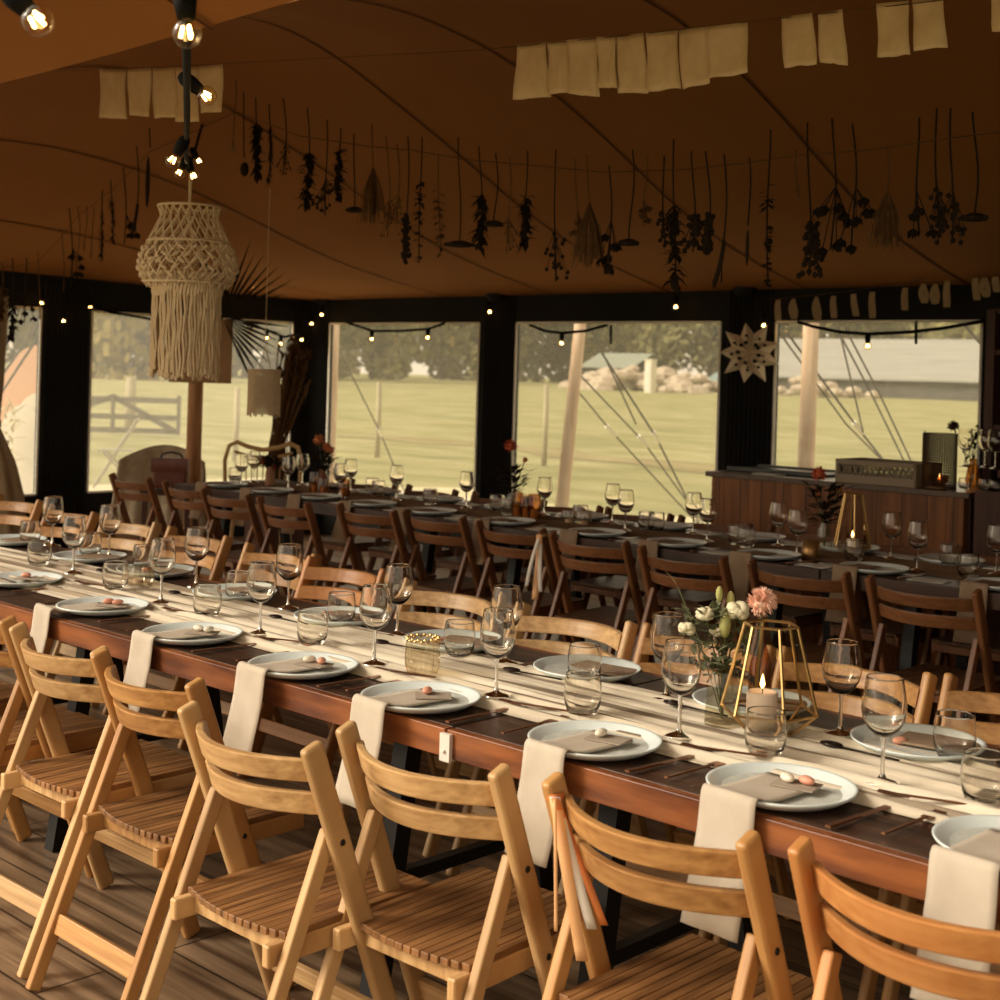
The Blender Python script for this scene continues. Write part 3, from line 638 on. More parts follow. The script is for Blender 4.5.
tumb_me = lathe_me('glass_wall', 'glass', [(0, .0), (.028, 0), (.035, .005), (.041, .022), (.0435, .046), (.042, .070), (.0392, .0885), (.0388, .0912), (.0383, .0920), (.0377, .0912), (.0380, .0885), (.0407, .070), (.0421, .046), (.0395, .023), (.031, .011), (0, .010)])

def rib_glass(m, r, h, n=40):
    prof = [(.72, 0), (.88, .06), (1.0, .25), (1.02, .55), (.96, .85), (.92, 1.0)]; mb = MB(); vs = []; fs = []
    for q, z in prof:
        for k in range(n): rr = r * q * (1 + .04 * (1 if k % 2 else -1)); vs.append((rr * cos(2 * pi * k / n), rr * sin(2 * pi * k / n), z * h))
    for i in range(len(prof) - 1):
        for k in range(n): a, b = i * n + k, i * n + (k + 1) % n; fs.append((a, b, b + n, a + n))
    fs.append(tuple(range(n)))
    return mb.add(vs, fs).mesh('ribbed_wall', m)
def plate(u, n, lab, grp, z=.752):
    o = put(plate_me, 'dinner_plate', None, (u, n, z)); o.rotation_euler.z = random.random() * 6; put(plin_me, 'plate_well', o); return tag(o, lab, 'plate', grp)
def wine(p, lab, grp, z=.75):
    o = thing('wine_glass', lab, 'wine glass', (p[0], p[1], z), random.random() * 6, grp); put(bowl_me, 'glass_bowl', o); put(foot_me, 'glass_stem', o); return o
def tumbler(p, lab, grp, z=.753):
    o = put(tumb_me, 'water_glass', None, (p[0], p[1], z)); return tag(o, lab, 'water glass', grp)
def napkin(w, drop, m, n_on=.06, rim=-.137, edge=-.165):
    path = [(n_on, .0125), (0, .012), (-.08, .0125), (-.115, .017), (-.134, .0265), (-.143, .0262), (-.150, .018), (-.1525, -.005), (-.157, -.05), (-.168, -.10), (-.181, -.15), (-.196, -drop)]
    k = 8
    def f(a, b):
        i = a * (len(path) - 1); j = min(int(i), len(path) - 2); t = i - j; y = path[j][0] + (path[j + 1][0] - path[j][0]) * t; z = path[j][1] + (path[j + 1][1] - path[j][1]) * t
        fl = 1 + .12 * max(0, a - .55)
        return Vector(((b - .5) * w * fl, y - .003 * sin(b * 9) * max(0, a - .5), z))
    return MB().grid(f, 30, k).mesh('napkin', m, smooth=True, solid=.0025)
nap_me = [napkin(w, d, 'napkin') for w, d in ((.116, .205), (.120, .215), (.112, .195))]
napf_me = napkin(.11, .20, 'napkin_far')
card_me = MB().box((0, 0, .0015), (.085, .060, .0025)).mesh('place_card', 'card', bevel=.0008, seg=1)
napflat_me = MB().box((0, 0, .003), (.17, .10, .006)).mesh('folded_napkin', 'napkin_far', bevel=.002)
alm_w = MB().ball((0, 0, 0), .0135, 12, 8, (1.35, .85, .62)).mesh('sugared_almond', 'almond_w', smooth=True)
alm_p = MB().ball((0, 0, 0), .0135, 12, 8, (1.35, .85, .62)).mesh('sugared_almond', 'almond_p', smooth=True)
def knife_me(m):
    mb = MB().bar((0, -.11, .005), (0, -.01, .004), .004, .011); mb.add([(-.006, -.01, .003), (.008, -.01, .003), (.009, .06, .003), (.002, .118, .003), (-.006, .10, .003), (-.006, -.01, .0045), (.008, -.01, .0045), (.009, .06, .0045), (.002, .118, .0045), (-.006, .10, .0045)], [(4, 3, 2, 1, 0), (5, 6, 7, 8, 9), (0, 1, 6, 5), (1, 2, 7, 6), (2, 3, 8, 7), (3, 4, 9, 8), (4, 0, 5, 9)])
    return mb.mesh('table_knife', m)
def fork_me(m, l=1):
    mb = MB().bar((0, -.10 * l, .005), (0, .045 * l, .005), .003, .007); mb.box((0, .058 * l, .004), (.022 * l, .03 * l, .002))
    for k in range(4): mb.bar(((k - 1.5) * .0062 * l, .072 * l, .004), ((k - 1.5) * .006 * l, .112 * l, .007), .0018, .003)
    return mb.mesh('fork', m)
def spoon_me(m):
    mb = MB().bar((0, -.10, .004), (0, .035, .004), .003, .006); mb.ball((0, .055, .006), .020, 12, 6, (.85, 1.35, .28)); return mb.mesh('spoon', m, smooth=True)
KN, FK, DF, SP = knife_me('copper'), fork_me('copper'), fork_me('copper', .85), spoon_me('spoon')
def ware(me, name, u, n, rz, lab, cat, grp, z=.753):
    o = put(me, name, None, (u, n, z)); o.rotation_euler.z = rz; return tag(o, lab, cat, grp)

# ------------------------------------------------------------------ front table, outer side
NP = [(-.955, 2.30), (-1.405, 2.285), (-1.845, 2.27), (-2.356, 2.255), (-2.80, 2.262), (-3.325, 2.285), (-3.866, 2.325), (-4.50, 2.385)]
EDGE = 2.15
OUT = 'place from the lantern end, outer side of front table'
gW, gT = 'wine glasses on the front table', 'water glasses on the front table'
for i, (u, n) in enumerate(NP):
    w = '%s %s' % (ORD[i + 1], OUT); sh = max(0, n - 2.285)
    plate(u, n, 'rimmed pale dinner plate, ' + w, 'plates on the front table')
    o = ware(nap_me[i % 3], 'linen_napkin', u - .008 + jit(.008), n - sh, -.05 + jit(.05), 'beige linen napkin over edge, ' + w, 'napkin', 'napkins on the front table', .757)
    o.scale.y = 1.0
    c = ware(card_me, 'place_card', u + .02, n + .02, .5 + jit(.5), 'taupe place card, ' + w, 'place card', 'place cards', .771); c.rotation_euler.x = .02
    two = [('w', 'p'), ('w', 'p'), ('w',), ('p',), ('w', 'p'), ('w', 'w'), ('p', 'p'), ('p',)][i]
    for j, k in enumerate(two):
        q = ' closer to napkin' if len(set(two)) < len(two) and j == 0 else (' further from napkin' if len(set(two)) < len(two) else '')
        ware(alm_w if k == 'w' else alm_p, 'sugared_almond', u + .002 + .034 * j, n + .018 + .012 * j, random.random() * 3, ('white' if k == 'w' else 'pink') + ' sugared almond%s, ' % q + '%s place from the lantern end, outer side' % ORD[i + 1], 'sugared almond', None, .7825)
    ware(FK, 'fork', u - .195, max(n, 2.285) + .01, jit(.06), 'copper dinner fork, ' + w, 'fork', 'forks on the front table', .7535)
    ware(KN, 'table_knife', u + .172, max(n, 2.285) - .005, jit(.08) - .05, 'copper table knife, ' + w, 'knife', 'knives on the front table', .7535)
    ware(DF, 'dessert_fork', u + .225, n + .15, pi / 2 + .3 + jit(.1), 'small copper dessert fork, ' + w, 'fork', None, .762)
for i, p in enumerate([(882, 788), (679, 741), (496, 700), (374, 668), (260, 637), (161, 606), (73, 576)]):
    q = atz(*p, .75); wine((q.x, q.y), 'clear stemmed wine glass, %s place from lantern end, outer side of front table' % ORD[i + 2], gW, .760)
for i, p in enumerate([(984, 808), (765, 760), (582, 718), None, (312, 648), (207, 619), (115, 592), (39, 568)]):
    if p: q = atz(*p, .75); tumbler((q.x, q.y), 'clear rounded water glass, %s place from lantern end, outer side of front table' % ORD[i + 1], gT, .760)
q = atz(422, 678, .75); rg = rib_glass('ribglass', .043, .098); o = thing('ribbed_tumbler', 'tall ribbed glass tumbler with golden patterned rim on the front table', 'glass', (q.x, q.y, .76)); put(rg, 'ribbed_wall', o)
rb = MB()
for k in range(30): a = 2 * pi * k / 30; rb.ball((.041 * cos(a), .041 * sin(a), .088 + .004 * (k % 2)), .0042, 6, 4)
rb.build('gold_rim', 'brass', o)
q = atz(138, 587, .75); o = thing('tealight_holder', 'squat ribbed glass tealight holder on the cream runner', 'candle holder', (q.x, q.y, .76)); put(rib_glass('ribglass', .052, .062, 36), 'ribbed_wall', o); MB().lathe([(0, .004), (.018, .004), (.018, .018), (0, .018)], 16).build('tealight', 'candle', o)
# ------------------------------------------------------------------ front table, window side
WIN = 'place from the lantern end, window side of front table'
FP = [(900, 747), (752, 700), (587, 667), (450, 640), (327, 617), (235, 591), (180, 567), (118, 553), (54, 536)]
for i, p in enumerate(FP):
    q = atz(*p, .772); w = '%s %s' % (ORD[i + 1], WIN); u, n = q.x, min(max(q.y, 2.79), 2.835) if i < 6 else min(max(q.y, 2.82), 2.87)
    plate(u, n, 'rimmed pale dinner plate, ' + w, 'plates on the front table')
    ware(napflat_me, 'folded_napkin', u + .035, n + .03, .25 + jit(.2), 'flat taupe napkin, ' + w, 'napkin', 'napkins on the front table', .765)
    if i in (0, 3, 4, 6): ware(alm_p, 'sugared_almond', u - .03, n - .02, 1, 'pink sugared almond, ' + w, 'sugared almond', None, .7735 - .004)
    ware(SP, 'dessert_spoon', u - .06, n - .158, pi / 2 + .05 + jit(.08), 'dark-bowled dessert spoon, ' + w, 'spoon', 'spoons on the front table', .763)
    ware(KN, 'table_knife', u - .17, n + .01, pi + jit(.08), 'copper table knife, ' + w, 'knife', 'knives on the front table', .753)
for i, p in enumerate([(840, 738), (666, 702), (505, 666), (397, 638), (288, 611), (196, 589), (109, 559), (52, 548)]):
    q = atz(*p, .75); wine((q.x, q.y), 'clear stemmed wine glass, %s place from lantern end, window side of front table' % ORD[i + 1], gW, .758)
for i, p in enumerate([(954, 762), (584, 684), (459, 658), (341, 626), (238, 602), (144, 572), (90, 558), (30, 545)]):
    q = atz(*p, .75); tumbler((q.x, q.y), 'clear rounded water glass, %s place from lantern end, window side of front table' % ORD[i + 1 + (1 if i else 0)], gT, .758)
# lantern with candle
def lantern(q, lab, glass, r=.105, rt=.058, rb_=.05, z1=.050, z2=.236, m='brass', rot=.35):
    o = thing('geometric_lantern', lab, 'lantern', q, rot); n = 6
    P = lambda rr, z: [Vector((rr * cos(2 * pi * k / n), rr * sin(2 * pi * k / n), z)) for k in range(n)]
    A, Bq, T = P(rb_, .003), P(r, z1), P(rt, z2); fr = MB()
    for k in range(n):
        fr.tube([A[k], A[(k + 1) % n]], .0026, 5); fr.tube([Bq[k], Bq[(k + 1) % n]], .0032, 5); fr.tube([T[k], T[(k + 1) % n]], .0032, 5)
        fr.tube([A[k], Bq[k]], .0030, 5); fr.tube([Bq[k], T[k]], .0034, 5)
    fr.build('wire_frame', m, o); gl = MB()
    for k in range(n): j = (k + 1) % n; gl.add([A[k], A[j], Bq[j], Bq[k]], [(0, 1, 2, 3)]); gl.add([Bq[k], Bq[j], T[j], T[k]], [(0, 1, 2, 3)]) if k not in (4,) else None
    gl.build('glass_panels', glass, o); MB().add(A, [tuple(range(n))]).build('floor_panel', m, o)
    return o
def pillar(q, lab, r, h, lit=True):
    o = thing('pillar_candle', lab, 'candle', q)
    MB().lathe([(0, 0), (r, 0), (r, h - .004), (r - .004, h), (r * .8, h - .004), (0, h - .008)], 28).build('wax', 'candle', o, smooth=True)
    MB().tube([(0, 0, h - .008), (.001, 0, h + .010)], .0012, 5).build('wick', 'wick', o)
    if lit: MB().lathe([(0, h + .004), (.0048, h + .011), (.0055, h + .017), (.003, h + .028), (.0, h + .038)], 10).build('flame', 'flame', o, smooth=True)
    return o
lq = atz(768, 739, .75); lq.z = .762
lantern(lq, 'brass wire geometric lantern around a lit candle on the front table', 'lglass')
pillar((lq.x - .014, lq.y - .006, lq.z + .005), 'pale pillar candle burning inside the brass geometric lantern', .034, .086)
# vase and bouquet, pink dahlia
vq = atz(722, 728, .75); vq.z = .758
v = thing('glass_vase', 'small square clear glass vase holding white roses beside the lantern', 'vase', vq, .2)
MB().lathe([(0, .0), (.040, 0), (.043, .006), (.040, .09), (.026, .118), (.027, .13), (.0255, .13), (.0245, .118), (.038, .09), (.041, .008), (0, .006)], 8).build('vase_wall', 'lglass', v)
bq = thing('rose_bouquet', 'loose bouquet of cream roses and grey-green leaves in glass vase', 'bouquet', (vq.x, vq.y, vq.z + .01))
rr = random.Random(5); st = MB(); lf = MB(); fl = MB(); bd = MB()
heads = [(-.045, .0, .235, 'c', .022), (.03, -.005, .245, 'c', .028), (.0, .02, .265, 'b', .014), (-.02, .01, .28, 'b', .012), (-.085, .0, .20, 'c', .02), (.012, -.02, .215, 'b', .02), (-.02, .0, .195, 'c', .016)]
ax_c = Vector((AX[0], NX[0], 0))
for a, b, z, k, r in heads:
    p = ax_c * a + Vector((0, b, z)); st.tube([(0, 0, .01), (p.x * .3, p.y * .3, .12), p], .002, 5)
    if k == 'c':
        for s in range(16):
            t = rr.random() * 2 * pi; fl.ball(p + Vector((cos(t), sin(t), rr.uniform(-.5, .7))) * r * .5, r * .55, 6, 4, (1, 1, .8))
    else: bd.ball(p, r, 8, 6, (.7, .7, 1.5))
for k in range(170):
    t = rr.random() * 2 * pi; z = rr.uniform(.09, .25); q = ax_c * rr.uniform(-.075, .045) * min(1, z / .2) + Vector((rr.uniform(-.02, .02), rr.uniform(-.03, .03), z))
    lf.leaf(q, (cos(t), sin(t), rr.uniform(-.1, 1.0)), rr.uniform(.025, .05), .019)
st.build('stems', 'stem', bq); lf.build('leaves', 'leaf', bq); fl.build('rose_blooms', 'cream', bq, smooth=True); bd.build('buds', 'lime', bq, smooth=True)
def pompon(mb, c, r, rr, n=150):
    for k in range(n):
        d = Vector((rr.gauss(0, 1), rr.gauss(0, 1), rr.gauss(0, 1) + .3)).normalized(); mb.leaf(Vector(c) + d * r * .35, d, r * .68, r * .28, (d.orthogonal()), .5)
    mb.ball(c, r * .6, 10, 8)
dp = atd(762, 602, lq.length if False else 3.2); dh = thing('pink_dahlia', 'single coral pink dahlia standing tall behind the brass lantern', 'flower', (dp.x, dp.y, .758))
m_ = MB(); pompon(m_, (0, 0, dp.z - .758), .036, rr, 190); m_.build('bloom', 'pinkfl', dh); MB().tube([(-.01, .02, 0), (-.004, 0, .15), (0, 0, dp.z - .78)], .003, 6).build('stem', 'stem', dh)
b_ = thing('bottle_vase', 'slim red-brown bottle vase holding the pink dahlia', 'vase', (dp.x - .005, dp.y + .01, .755)); MB().lathe([(0, 0), (.026, 0), (.028, .02), (.026, .12), (.011, .17), (.010, .245), (.0125, .25), (.009, .25)], 18).build('vase_wall', 'smoke', b_, smooth=True)
sp = atd(678, 587, 3.2); ls = thing('pointed_seedhead', 'flat tan oval leaf on thin stalk above the rose bouquet', 'leaf', (vq.x, vq.y, .77)); e = Vector((sp.x - vq.x, sp.y - vq.y, sp.z - .77))
MB().tube([(0, 0, 0), e * .6 + Vector((.01, 0, 0)), e], .0013, 5).build('stalk', 'stem', ls); MB().leaf(e - ax_c * .0, (-ax_c * .6 + Vector((0, 0, .8))), .05, .022).build('blade', 'dry3', ls)

# ------------------------------------------------------------------ rear tables
gP = 'plates on the rear tables'
for i, p in enumerate([(995, 585), (868, 568), (764, 554), (673, 542), (590, 532), (509, 520), (432, 510), (364, 503), (313, 496), (262, 490), (218, 484)]):
    q = atz(*p, .772); w = '%s place from the bar end, room side of rear tables' % ORD[i + 1]
    plate(q.x, 5.265, 'pale dinner plate, ' + w, gP); o = ware(napf_me, 'linen_napkin', q.x - .05, 5.265, jit(.06), 'taupe napkin over edge, ' + w, 'napkin', 'napkins on the rear tables', .757); o.scale.y = 1.0
    ware(KN, 'table_knife', q.x + .17, 5.26, jit(.1), 'table knife, ' + w, 'knife', None, .752)
    if i < 9: ware(MB().box((0, 0, .001), (.15, .10, .002)).mesh('menu_card', 'sheet'), 'menu_card', q.x + .26, 5.225, jit(.15), 'white menu card, ' + w, 'menu card', None, .7515)
for i, u in enumerate((-2.3, -2.75, -3.25, -3.75, -4.3, -4.85, -5.4, -5.95, -6.5, -7.0)):
    w = '%s place from the bar end, window side of rear tables' % ORD[i + 1]
    plate(u, 5.81, 'pale dinner plate, ' + w, gP)
    ware(MB().box((0, 0, .003), (.17, .09, .006)).mesh('folded_napkin', 'sheet'), 'folded_napkin', u + .25, 5.80, jit(.2), 'folded white napkin beside plate, ' + w, 'napkin', None, .752)
wl = [(996, 576), (917, 572), (891, 560), (797, 557), (778, 547), (707, 543), (693, 535), (625, 532), (612, 524), (544, 516), (466, 509), (396, 501), (350, 493), (340, 499), (302, 486), (288, 490), (254, 483), (241, 487)]
for i, p in enumerate(wl):
    q = atz(*p, .75); wine((q.x, min(max(q.y, 5.2), 5.9)), 'stemmed wine glass on the rear tables, %s counted from the bar end' % ORD[i + 1], 'wine glasses on the rear tables', .756)
for i, p in enumerate([(968, 579), (949, 567), (854, 562), (746, 549), (737, 546), (656, 532), (646, 531), (580, 524), (507, 516), (497, 512), (430, 506), (378, 497), (372, 494), (320, 490), (214, 480)]):
    q = atz(*p, .75); tumbler((max(q.x, -7.6), min(max(q.y, 5.2), 5.9)), 'water glass on the rear tables, %s counted from the bar end' % ORD[i + 1], 'water glasses on the rear tables', .756)
def posy(px, py, d, head_px, nm, lab, vlab, vmat, hz, seed, r=.04):
    rr = random.Random(seed); q = atd(px, py, d); q.z = .756
    v = thing('flower_vase', vlab, 'vase', q); MB().lathe([(0, 0), (.032, 0), (.036, .01), (.030, .09), (.020, .12), (.022, .135), (.018, .135)], 16).build('vase_wall', vmat, v, smooth=True)
    b = thing(nm, lab, 'flowers', (q.x, q.y, .765)); st = MB(); lf = MB()
    for (hx, hy, m, rad) in head_px:
        h = atd(hx, hy, d); e = Vector((h.x - q.x, h.y - q.y, h.z - .765)); st.tube([(0, 0, 0), (e.x * .3, e.y * .3, e.z * .5), e], .003, 5)
        mb = MB(); pompon(mb, e, rad, rr, 70); mb.build('bloom', m, b)
    for k in range(120):
        t = rr.random() * 2 * pi; z = rr.uniform(.10, hz); s = rr.uniform(0, .10) * z / hz
        lf.leaf((cos(t) * s, sin(t) * s, z), (cos(t), sin(t), rr.uniform(-.2, 1)), rr.uniform(.04, .08), .028)
    st.build('stems', 'stem', b); lf.build('leaves', 'dry', b)
posy(824, 545, 6.45, [(819, 474, 'redfl', .040), (840, 488, 'orangefl', .018), (818, 494, 'orangefl', .016)], 'red_bouquet', 'red dahlia bouquet on the rear table in front of the bar', 'slender clear vase holding the red dahlia before the bar', 'thin', .28, 21)
posy(511, 510, 7.6, [(511, 446, 'redfl', .042), (525, 460, 'orangefl', .018)], 'red_bouquet', 'red flower bouquet on the rear table against the black column', 'clear vase of red flowers before the black column', 'thin', .24, 22)
posy(322, 488, 8.7, [(319, 440, 'orangefl', .042), (330, 450, 'orangefl', .036), (326, 446, 'orangefl', .03)], 'orange_bouquet', 'orange flower bouquet near the black corner column', 'terracotta toned vase of orange flowers near the corner column', 'terra', .24, 23)
posy(270, 484, 9.0, [(264, 462, 'orangefl', .038), (273, 468, 'redfl', .026), (282, 468, 'redfl', .02)], 'orange_bouquet', 'low rust flower arrangement in front of the rattan chair', 'low vase of rust flowers in front of the rattan chair', 'terra', .16, 24)
q = atd(517, 512, 7.55); q.z = .756
for k, (dx, r, h) in enumerate(((0, .030, .13), (.085, .036, .12), (.150, .034, .135))):
    o = thing('amber_candle_glass', ['amber candle glass touching the vase of red flowers', 'amber candle glass in the middle of the trio', 'amber candle glass beside a wine glass, last of the trio'][k], 'candle holder', (q.x + dx * 1.1, q.y - dx * .3, .756)); put(rib_glass('smoke', r, h, 24), 'ribbed_wall', o); MB().lathe([(0, .004), (r * .6, .004), (r * .6, .05), (0, .05)], 12).build('tealight', 'candle', o)
q = atd(318, 500, 8.45)
for k in range(3):
    o = thing('amber_candle_glass', ['brown candle glass beside the orange bouquet, middle one', 'brown candle glass beside the orange bouquet, closest to the corner', 'brown candle glass beside the orange bouquet, closest to the bar'][k], 'candle holder', (q.x + (0, -.12, .12)[k], 5.44 + .03 * k, .756)); put(rib_glass('smoke', .034, .10 + .03 * (k == 1), 24), 'ribbed_wall', o); MB().lathe([(0, .004), (.02, .004), (.02, .05), (0, .05)], 12).build('tealight', 'candle', o)
l2 = atd(852, 556, 6.25); l2.z = .757
lantern(l2, 'slim brass geometric lantern with candle on the rear table', 'lglass', .085, .042, .04, .045, .275, 'brass', .1); pillar((l2.x, l2.y, .762), 'short pillar candle burning in the rear table lantern', .028, .07)
q = atz(815, 558, .75); o = thing('hammered_cup', 'small hammered brass cup on the rear table beside the lantern', 'cup', (q.x, 5.42, .756)); MB().lathe([(0, 0), (.036, 0), (.038, .01), (.038, .075), (.036, .075), (.034, .012), (0, .01)], 20).build('cup_wall', 'tinbrass', o, smooth=True)
q = atz(654, 520, .75)
for k in range(2):
    o = thing('glass_tealight', ['ribbed tealight glass on rear table before the last guy rope', 'second ribbed tealight glass, on the bar side of its twin'][k], 'candle holder', (q.x + .1 * k - .12, 5.55, .756)); put(rib_glass('ribglass', .038, .065, 24), 'ribbed_wall', o); MB().lathe([(0, .003), (.02, .003), (.02, .02), (0, .02)], 12).build('tealight', 'candle', o)

# ------------------------------------------------------------------ bar and what stands on it
BA, BB, BN = -4.78, -3.18, 6.88
bt = thing('bar_counter', 'wooden plank-fronted bar counter below the window', 'bar', ((BA + BB) / 2, BN, 0))
MB().box((0, .02, .475), (BB - BA - .04, .04, .95)).build('front_panel', 'bar', bt)
for s in (-1, 1): MB().box((s * ((BB - BA) / 2 - .02), .33, .475), (.04, .58, .95)).build('side_panel', 'bar' if s < 0 else 'darkwood', bt)
MB().box((0, .32, .965), (BB - BA + .03, .68, .03)).build('counter_top', 'bartop', bt, bevel=.003); MB().box((0, .35, .45), (BB - BA - .1, .5, .02)).build('shelf', 'darkwood', bt)
Z = .98
def onbar(px, py): return atz(px, py, Z)
cr = onbar(880, 484); o = thing('glass_crate', 'beige plastic glass crate with diamond openings on the bar', 'crate', (cr.x, 7.06, Z), .02)
L, D_, H_ = .46, .30, .125
for s in (-1, 1):
    MB().box((0, s * D_ / 2, .022), (L, .014, .044)).build('side', 'crate', o); MB().box((0, s * D_ / 2, H_ - .012), (L, .018, .024)).build('rim', 'crate', o); MB().box((s * L / 2, 0, H_ / 2), (.014, D_, H_)).build('end', 'crate', o)
    lt = MB()
    for k in range(14):
        x = -L / 2 + L * (k + .5) / 14; lt.bar((x - .012, s * D_ / 2, .044), (x + .012, s * D_ / 2, .102), .01, .006, (1, 0, 0)); lt.bar((x + .012, s * D_ / 2, .044), (x - .012, s * D_ / 2, .102), .01, .006, (1, 0, 0))
    lt.build('lattice', 'crate', o)
MB().box((0, 0, .01), (L, D_, .012)).build('base', 'crate', o); gs = MB()
for i in range(6):
    for j in range(4): gs.lathe([(.024, .02), (.030, .04), (.031, .10), (.026, .118)], 12, (-L / 2 + .055 + i * .07, -D_ / 2 + .05 + j * .066, 0))
q = gs.build('packed_glasses', 'thin', None, (cr.x, 7.06, Z), smooth=True); q.rotation_euler.z = .02; tag(q, 'small glasses packed upright inside the beige crate', 'glasses', None, 'stuff')
q = onbar(805, 471); o = thing('serving_tray', 'shallow black tray lying on the bar beside the crate', 'tray', (q.x + .05, 7.22, Z), .02); MB().box((0, 0, .008), (.62, .36, .016)).build('tray_base', 'tray', o, bevel=.005)
for s in (-1, 1): MB().box((0, s * .175, .018), (.62, .012, .02)).build('lip', 'tray', o)
q = onbar(780, 474); tag(MB().box((0, 0, .003), (.16, .11, .006)).build('paper_stack', 'sheet', None, (q.x, 6.98, Z), bevel=.001), 'small stack of white paper slips on the bar counter', 'paper')
q = onbar(937, 488); o = thing('wire_lantern', 'tall woven wire hurricane lantern with red tealight on the bar', 'lantern', (q.x, q.y + .02, Z)); R0, H0 = .088, .29; wm = MB()
for k in range(44): a = 2 * pi * k / 44; wm.tube([(R0 * cos(a), R0 * sin(a), 0), (R0 * cos(a), R0 * sin(a), H0)], .0024, 4)
for k in range(24): wm.tube([(R0 * cos(2 * pi * j / 24), R0 * sin(2 * pi * j / 24), H0 * k / 23) for j in range(25)], .0022, 4)
wm.build('wire_mesh', 'mesh', o); MB().tube([(-R0, 0, 0), (-R0, 0, H0 + .012)], .004, 6).build('seam_rod', 'brass_d', o); MB().lathe([(0, 0), (R0, 0), (R0, .012), (0, .012)], 24).build('base', 'brass_d', o)
t = thing('tealight_bowl', 'red glass tealight bowl glowing inside the wire lantern', 'candle holder', (q.x, q.y + .02, Z + .014)); MB().lathe([(0, 0), (.03, 0), (.05, .03), (.054, .052), (.05, .052), (.046, .03), (.026, .006), (0, .006)], 20).build('bowl', 'smoke', t, smooth=True)
MB().lathe([(0, .008), (.022, .008), (.022, .026), (0, .026)], 14).build('tealight', 'candle', t); MB().lathe([(0, .028), (.006, .036), (.006, .043), (.0, .066)], 8).build('flame', 'flame', t, smooth=True)
q = onbar(962, 487); o = thing('dark_vase', 'dark vase on the bar end beside the wire lantern', 'vase', (q.x, q.y + .13, Z)); MB().lathe([(0, 0), (.035, 0), (.042, .03), (.030, .10), (.018, .13), (.022, .15), (.016, .15)], 16).build('vase_wall', 'smoke', o, smooth=True)
d_ = (q + Vector((0, .13, 0))); dd = (Vector((d_.x, d_.y, 0))).dot(Vector((AX[1], NX[1], 0))); o = thing('dried_bouquet', 'dark dried rose and leafy sprigs standing in the bar vase', 'bouquet', (d_.x, d_.y, Z + .02)); st, lf = MB(), MB(); rr = random.Random(8)
h = atd(953, 426, dd) - d_ - Vector((0, 0, .02)); st.tube([(0, 0, 0), h * .5 + Vector((.01, 0, 0)), h], .003, 5); mb = MB(); pompon(mb, h, .036, rr, 80); mb.build('bloom', 'darkfl', o)
for px, py in ((972, 428), (968, 440), (978, 424), (962, 446), (974, 438)):
    e = atd(px, py, dd) - d_ - Vector((0, 0, .02)); st.tube([(0, 0, 0), e * .5, e], .002, 4)
    for k in range(13): lf.leaf(e * rr.uniform(.45, 1.02), (rr.uniform(-1, 1), rr.uniform(-1, 1), rr.uniform(0, 1)), .04, .022)
st.build('stems', 'dry', o); lf.build('leaves', 'dry', o)
# shelf unit and glasses at the window's end
su = atn(985, 400, 7.6); sh = thing('shelf_unit', 'dark wooden shelf unit closing off the last window', 'shelf', (su.x + .645, 7.80, 0))
for x in (-.62, .62): MB().box((x, 0, .98), (.05, .42, 1.96)).build('side_panel', 'darkwood', sh)
for z in (.4, .85, 1.3, 1.72, 1.95): MB().box((0, 0, z), (1.22, .40, .03)).build('shelf_board', 'darkwood', sh)
MB().box((0, .2, .98), (1.24, .02, 1.95)).build('back_panel', 'darkwood', sh)
q0 = atn(985, 468, 7.26); q1 = atn(985, 490, 6.98); zl, zu = q1.z, q0.z
lc = thing('back_counter', 'dark low counter beyond the bar holding rows of glasses', 'counter', (q1.x + .49, 7.08, 0)); MB().box((0, -.03, zl / 2), (1.0, .34, zl)).build('cabinet_body', 'darkwood', lc); MB().box((0, .18, zu - .02), (1.0, .22, .04)).build('raised_shelf', 'darkwood', lc); MB().box((0, .26, zu / 2), (1.0, .03, zu)).build('back_panel', 'darkwood', lc)
for k in range(8):
    o = wine((q0.x - .10 + .085 * k, 7.23 + .06 * (k % 2)), 'upright wine glass on raised shelf beyond the bar, %s counted from the window' % ORD[k + 1], 'glasses on the raised shelf', zu)
for k in range(9):
    o = tumbler((q1.x - .10 + .08 * k, 6.96 + .06 * (k % 2)), 'water glass on the back counter, %s counted from the bar end' % ORD[k + 1], 'glasses on the back counter', zl); o.scale = (.75, .75, .6)

# ------------------------------------------------------------------ far corner: coat chair, bag, rattan chair, dried bundle, curtain
cq = atd(158, 500, 10.6); chair('brown', 'slat_d', cq.x, cq.y, 2.6, 'wooden chair hung with a grey coat beside the sign pole', None)
ct = MB().grid(lambda a, b: Vector(((a - .5) * .62 * (1 + .25 * b), -.09 + .16 * sin(a * pi) * (1 - b) + .05 * sin(a * 19) * b - .05, .98 - .12 * (2 * a - 1) ** 2 - .62 * b)), 26, 14)
o = ct.build('grey_coat', 'coat', None, (cq.x, cq.y, 0), smooth=True, solid=.02); o.rotation_euler.z = math.atan2(AX[1], AX[0]) * 0 + .76; o.location = atd(165, 480, 10.35); o.location.z = -.03; o.scale = (.98, .9, .97); tag(o, 'bulky grey coat draped over a chair beneath the sign board', 'coat')
bg = atd(171, 476, 9.55); o = thing('leather_bag', 'red-brown leather handbag in front of the grey coat', 'bag', (bg.x, bg.y, .665), .76); o.scale = (1, 1, .86); MB().box((0, 0, .13), (.24, .10, .24)).build('bag_body', 'leather', o, bevel=.02); MB().tube([(-.08, 0, .24), (-.06, 0, .28), (0, 0, .295), (.06, 0, .28), (.08, 0, .24)], .009, 6).build('handle', 'strap', o)
MB().grid(lambda a, b: Vector((-.125 + .25 * a, -.056 - .004 * sin(b * pi), .25 - .11 * b)), 4, 6).build('flap', 'leather', o)
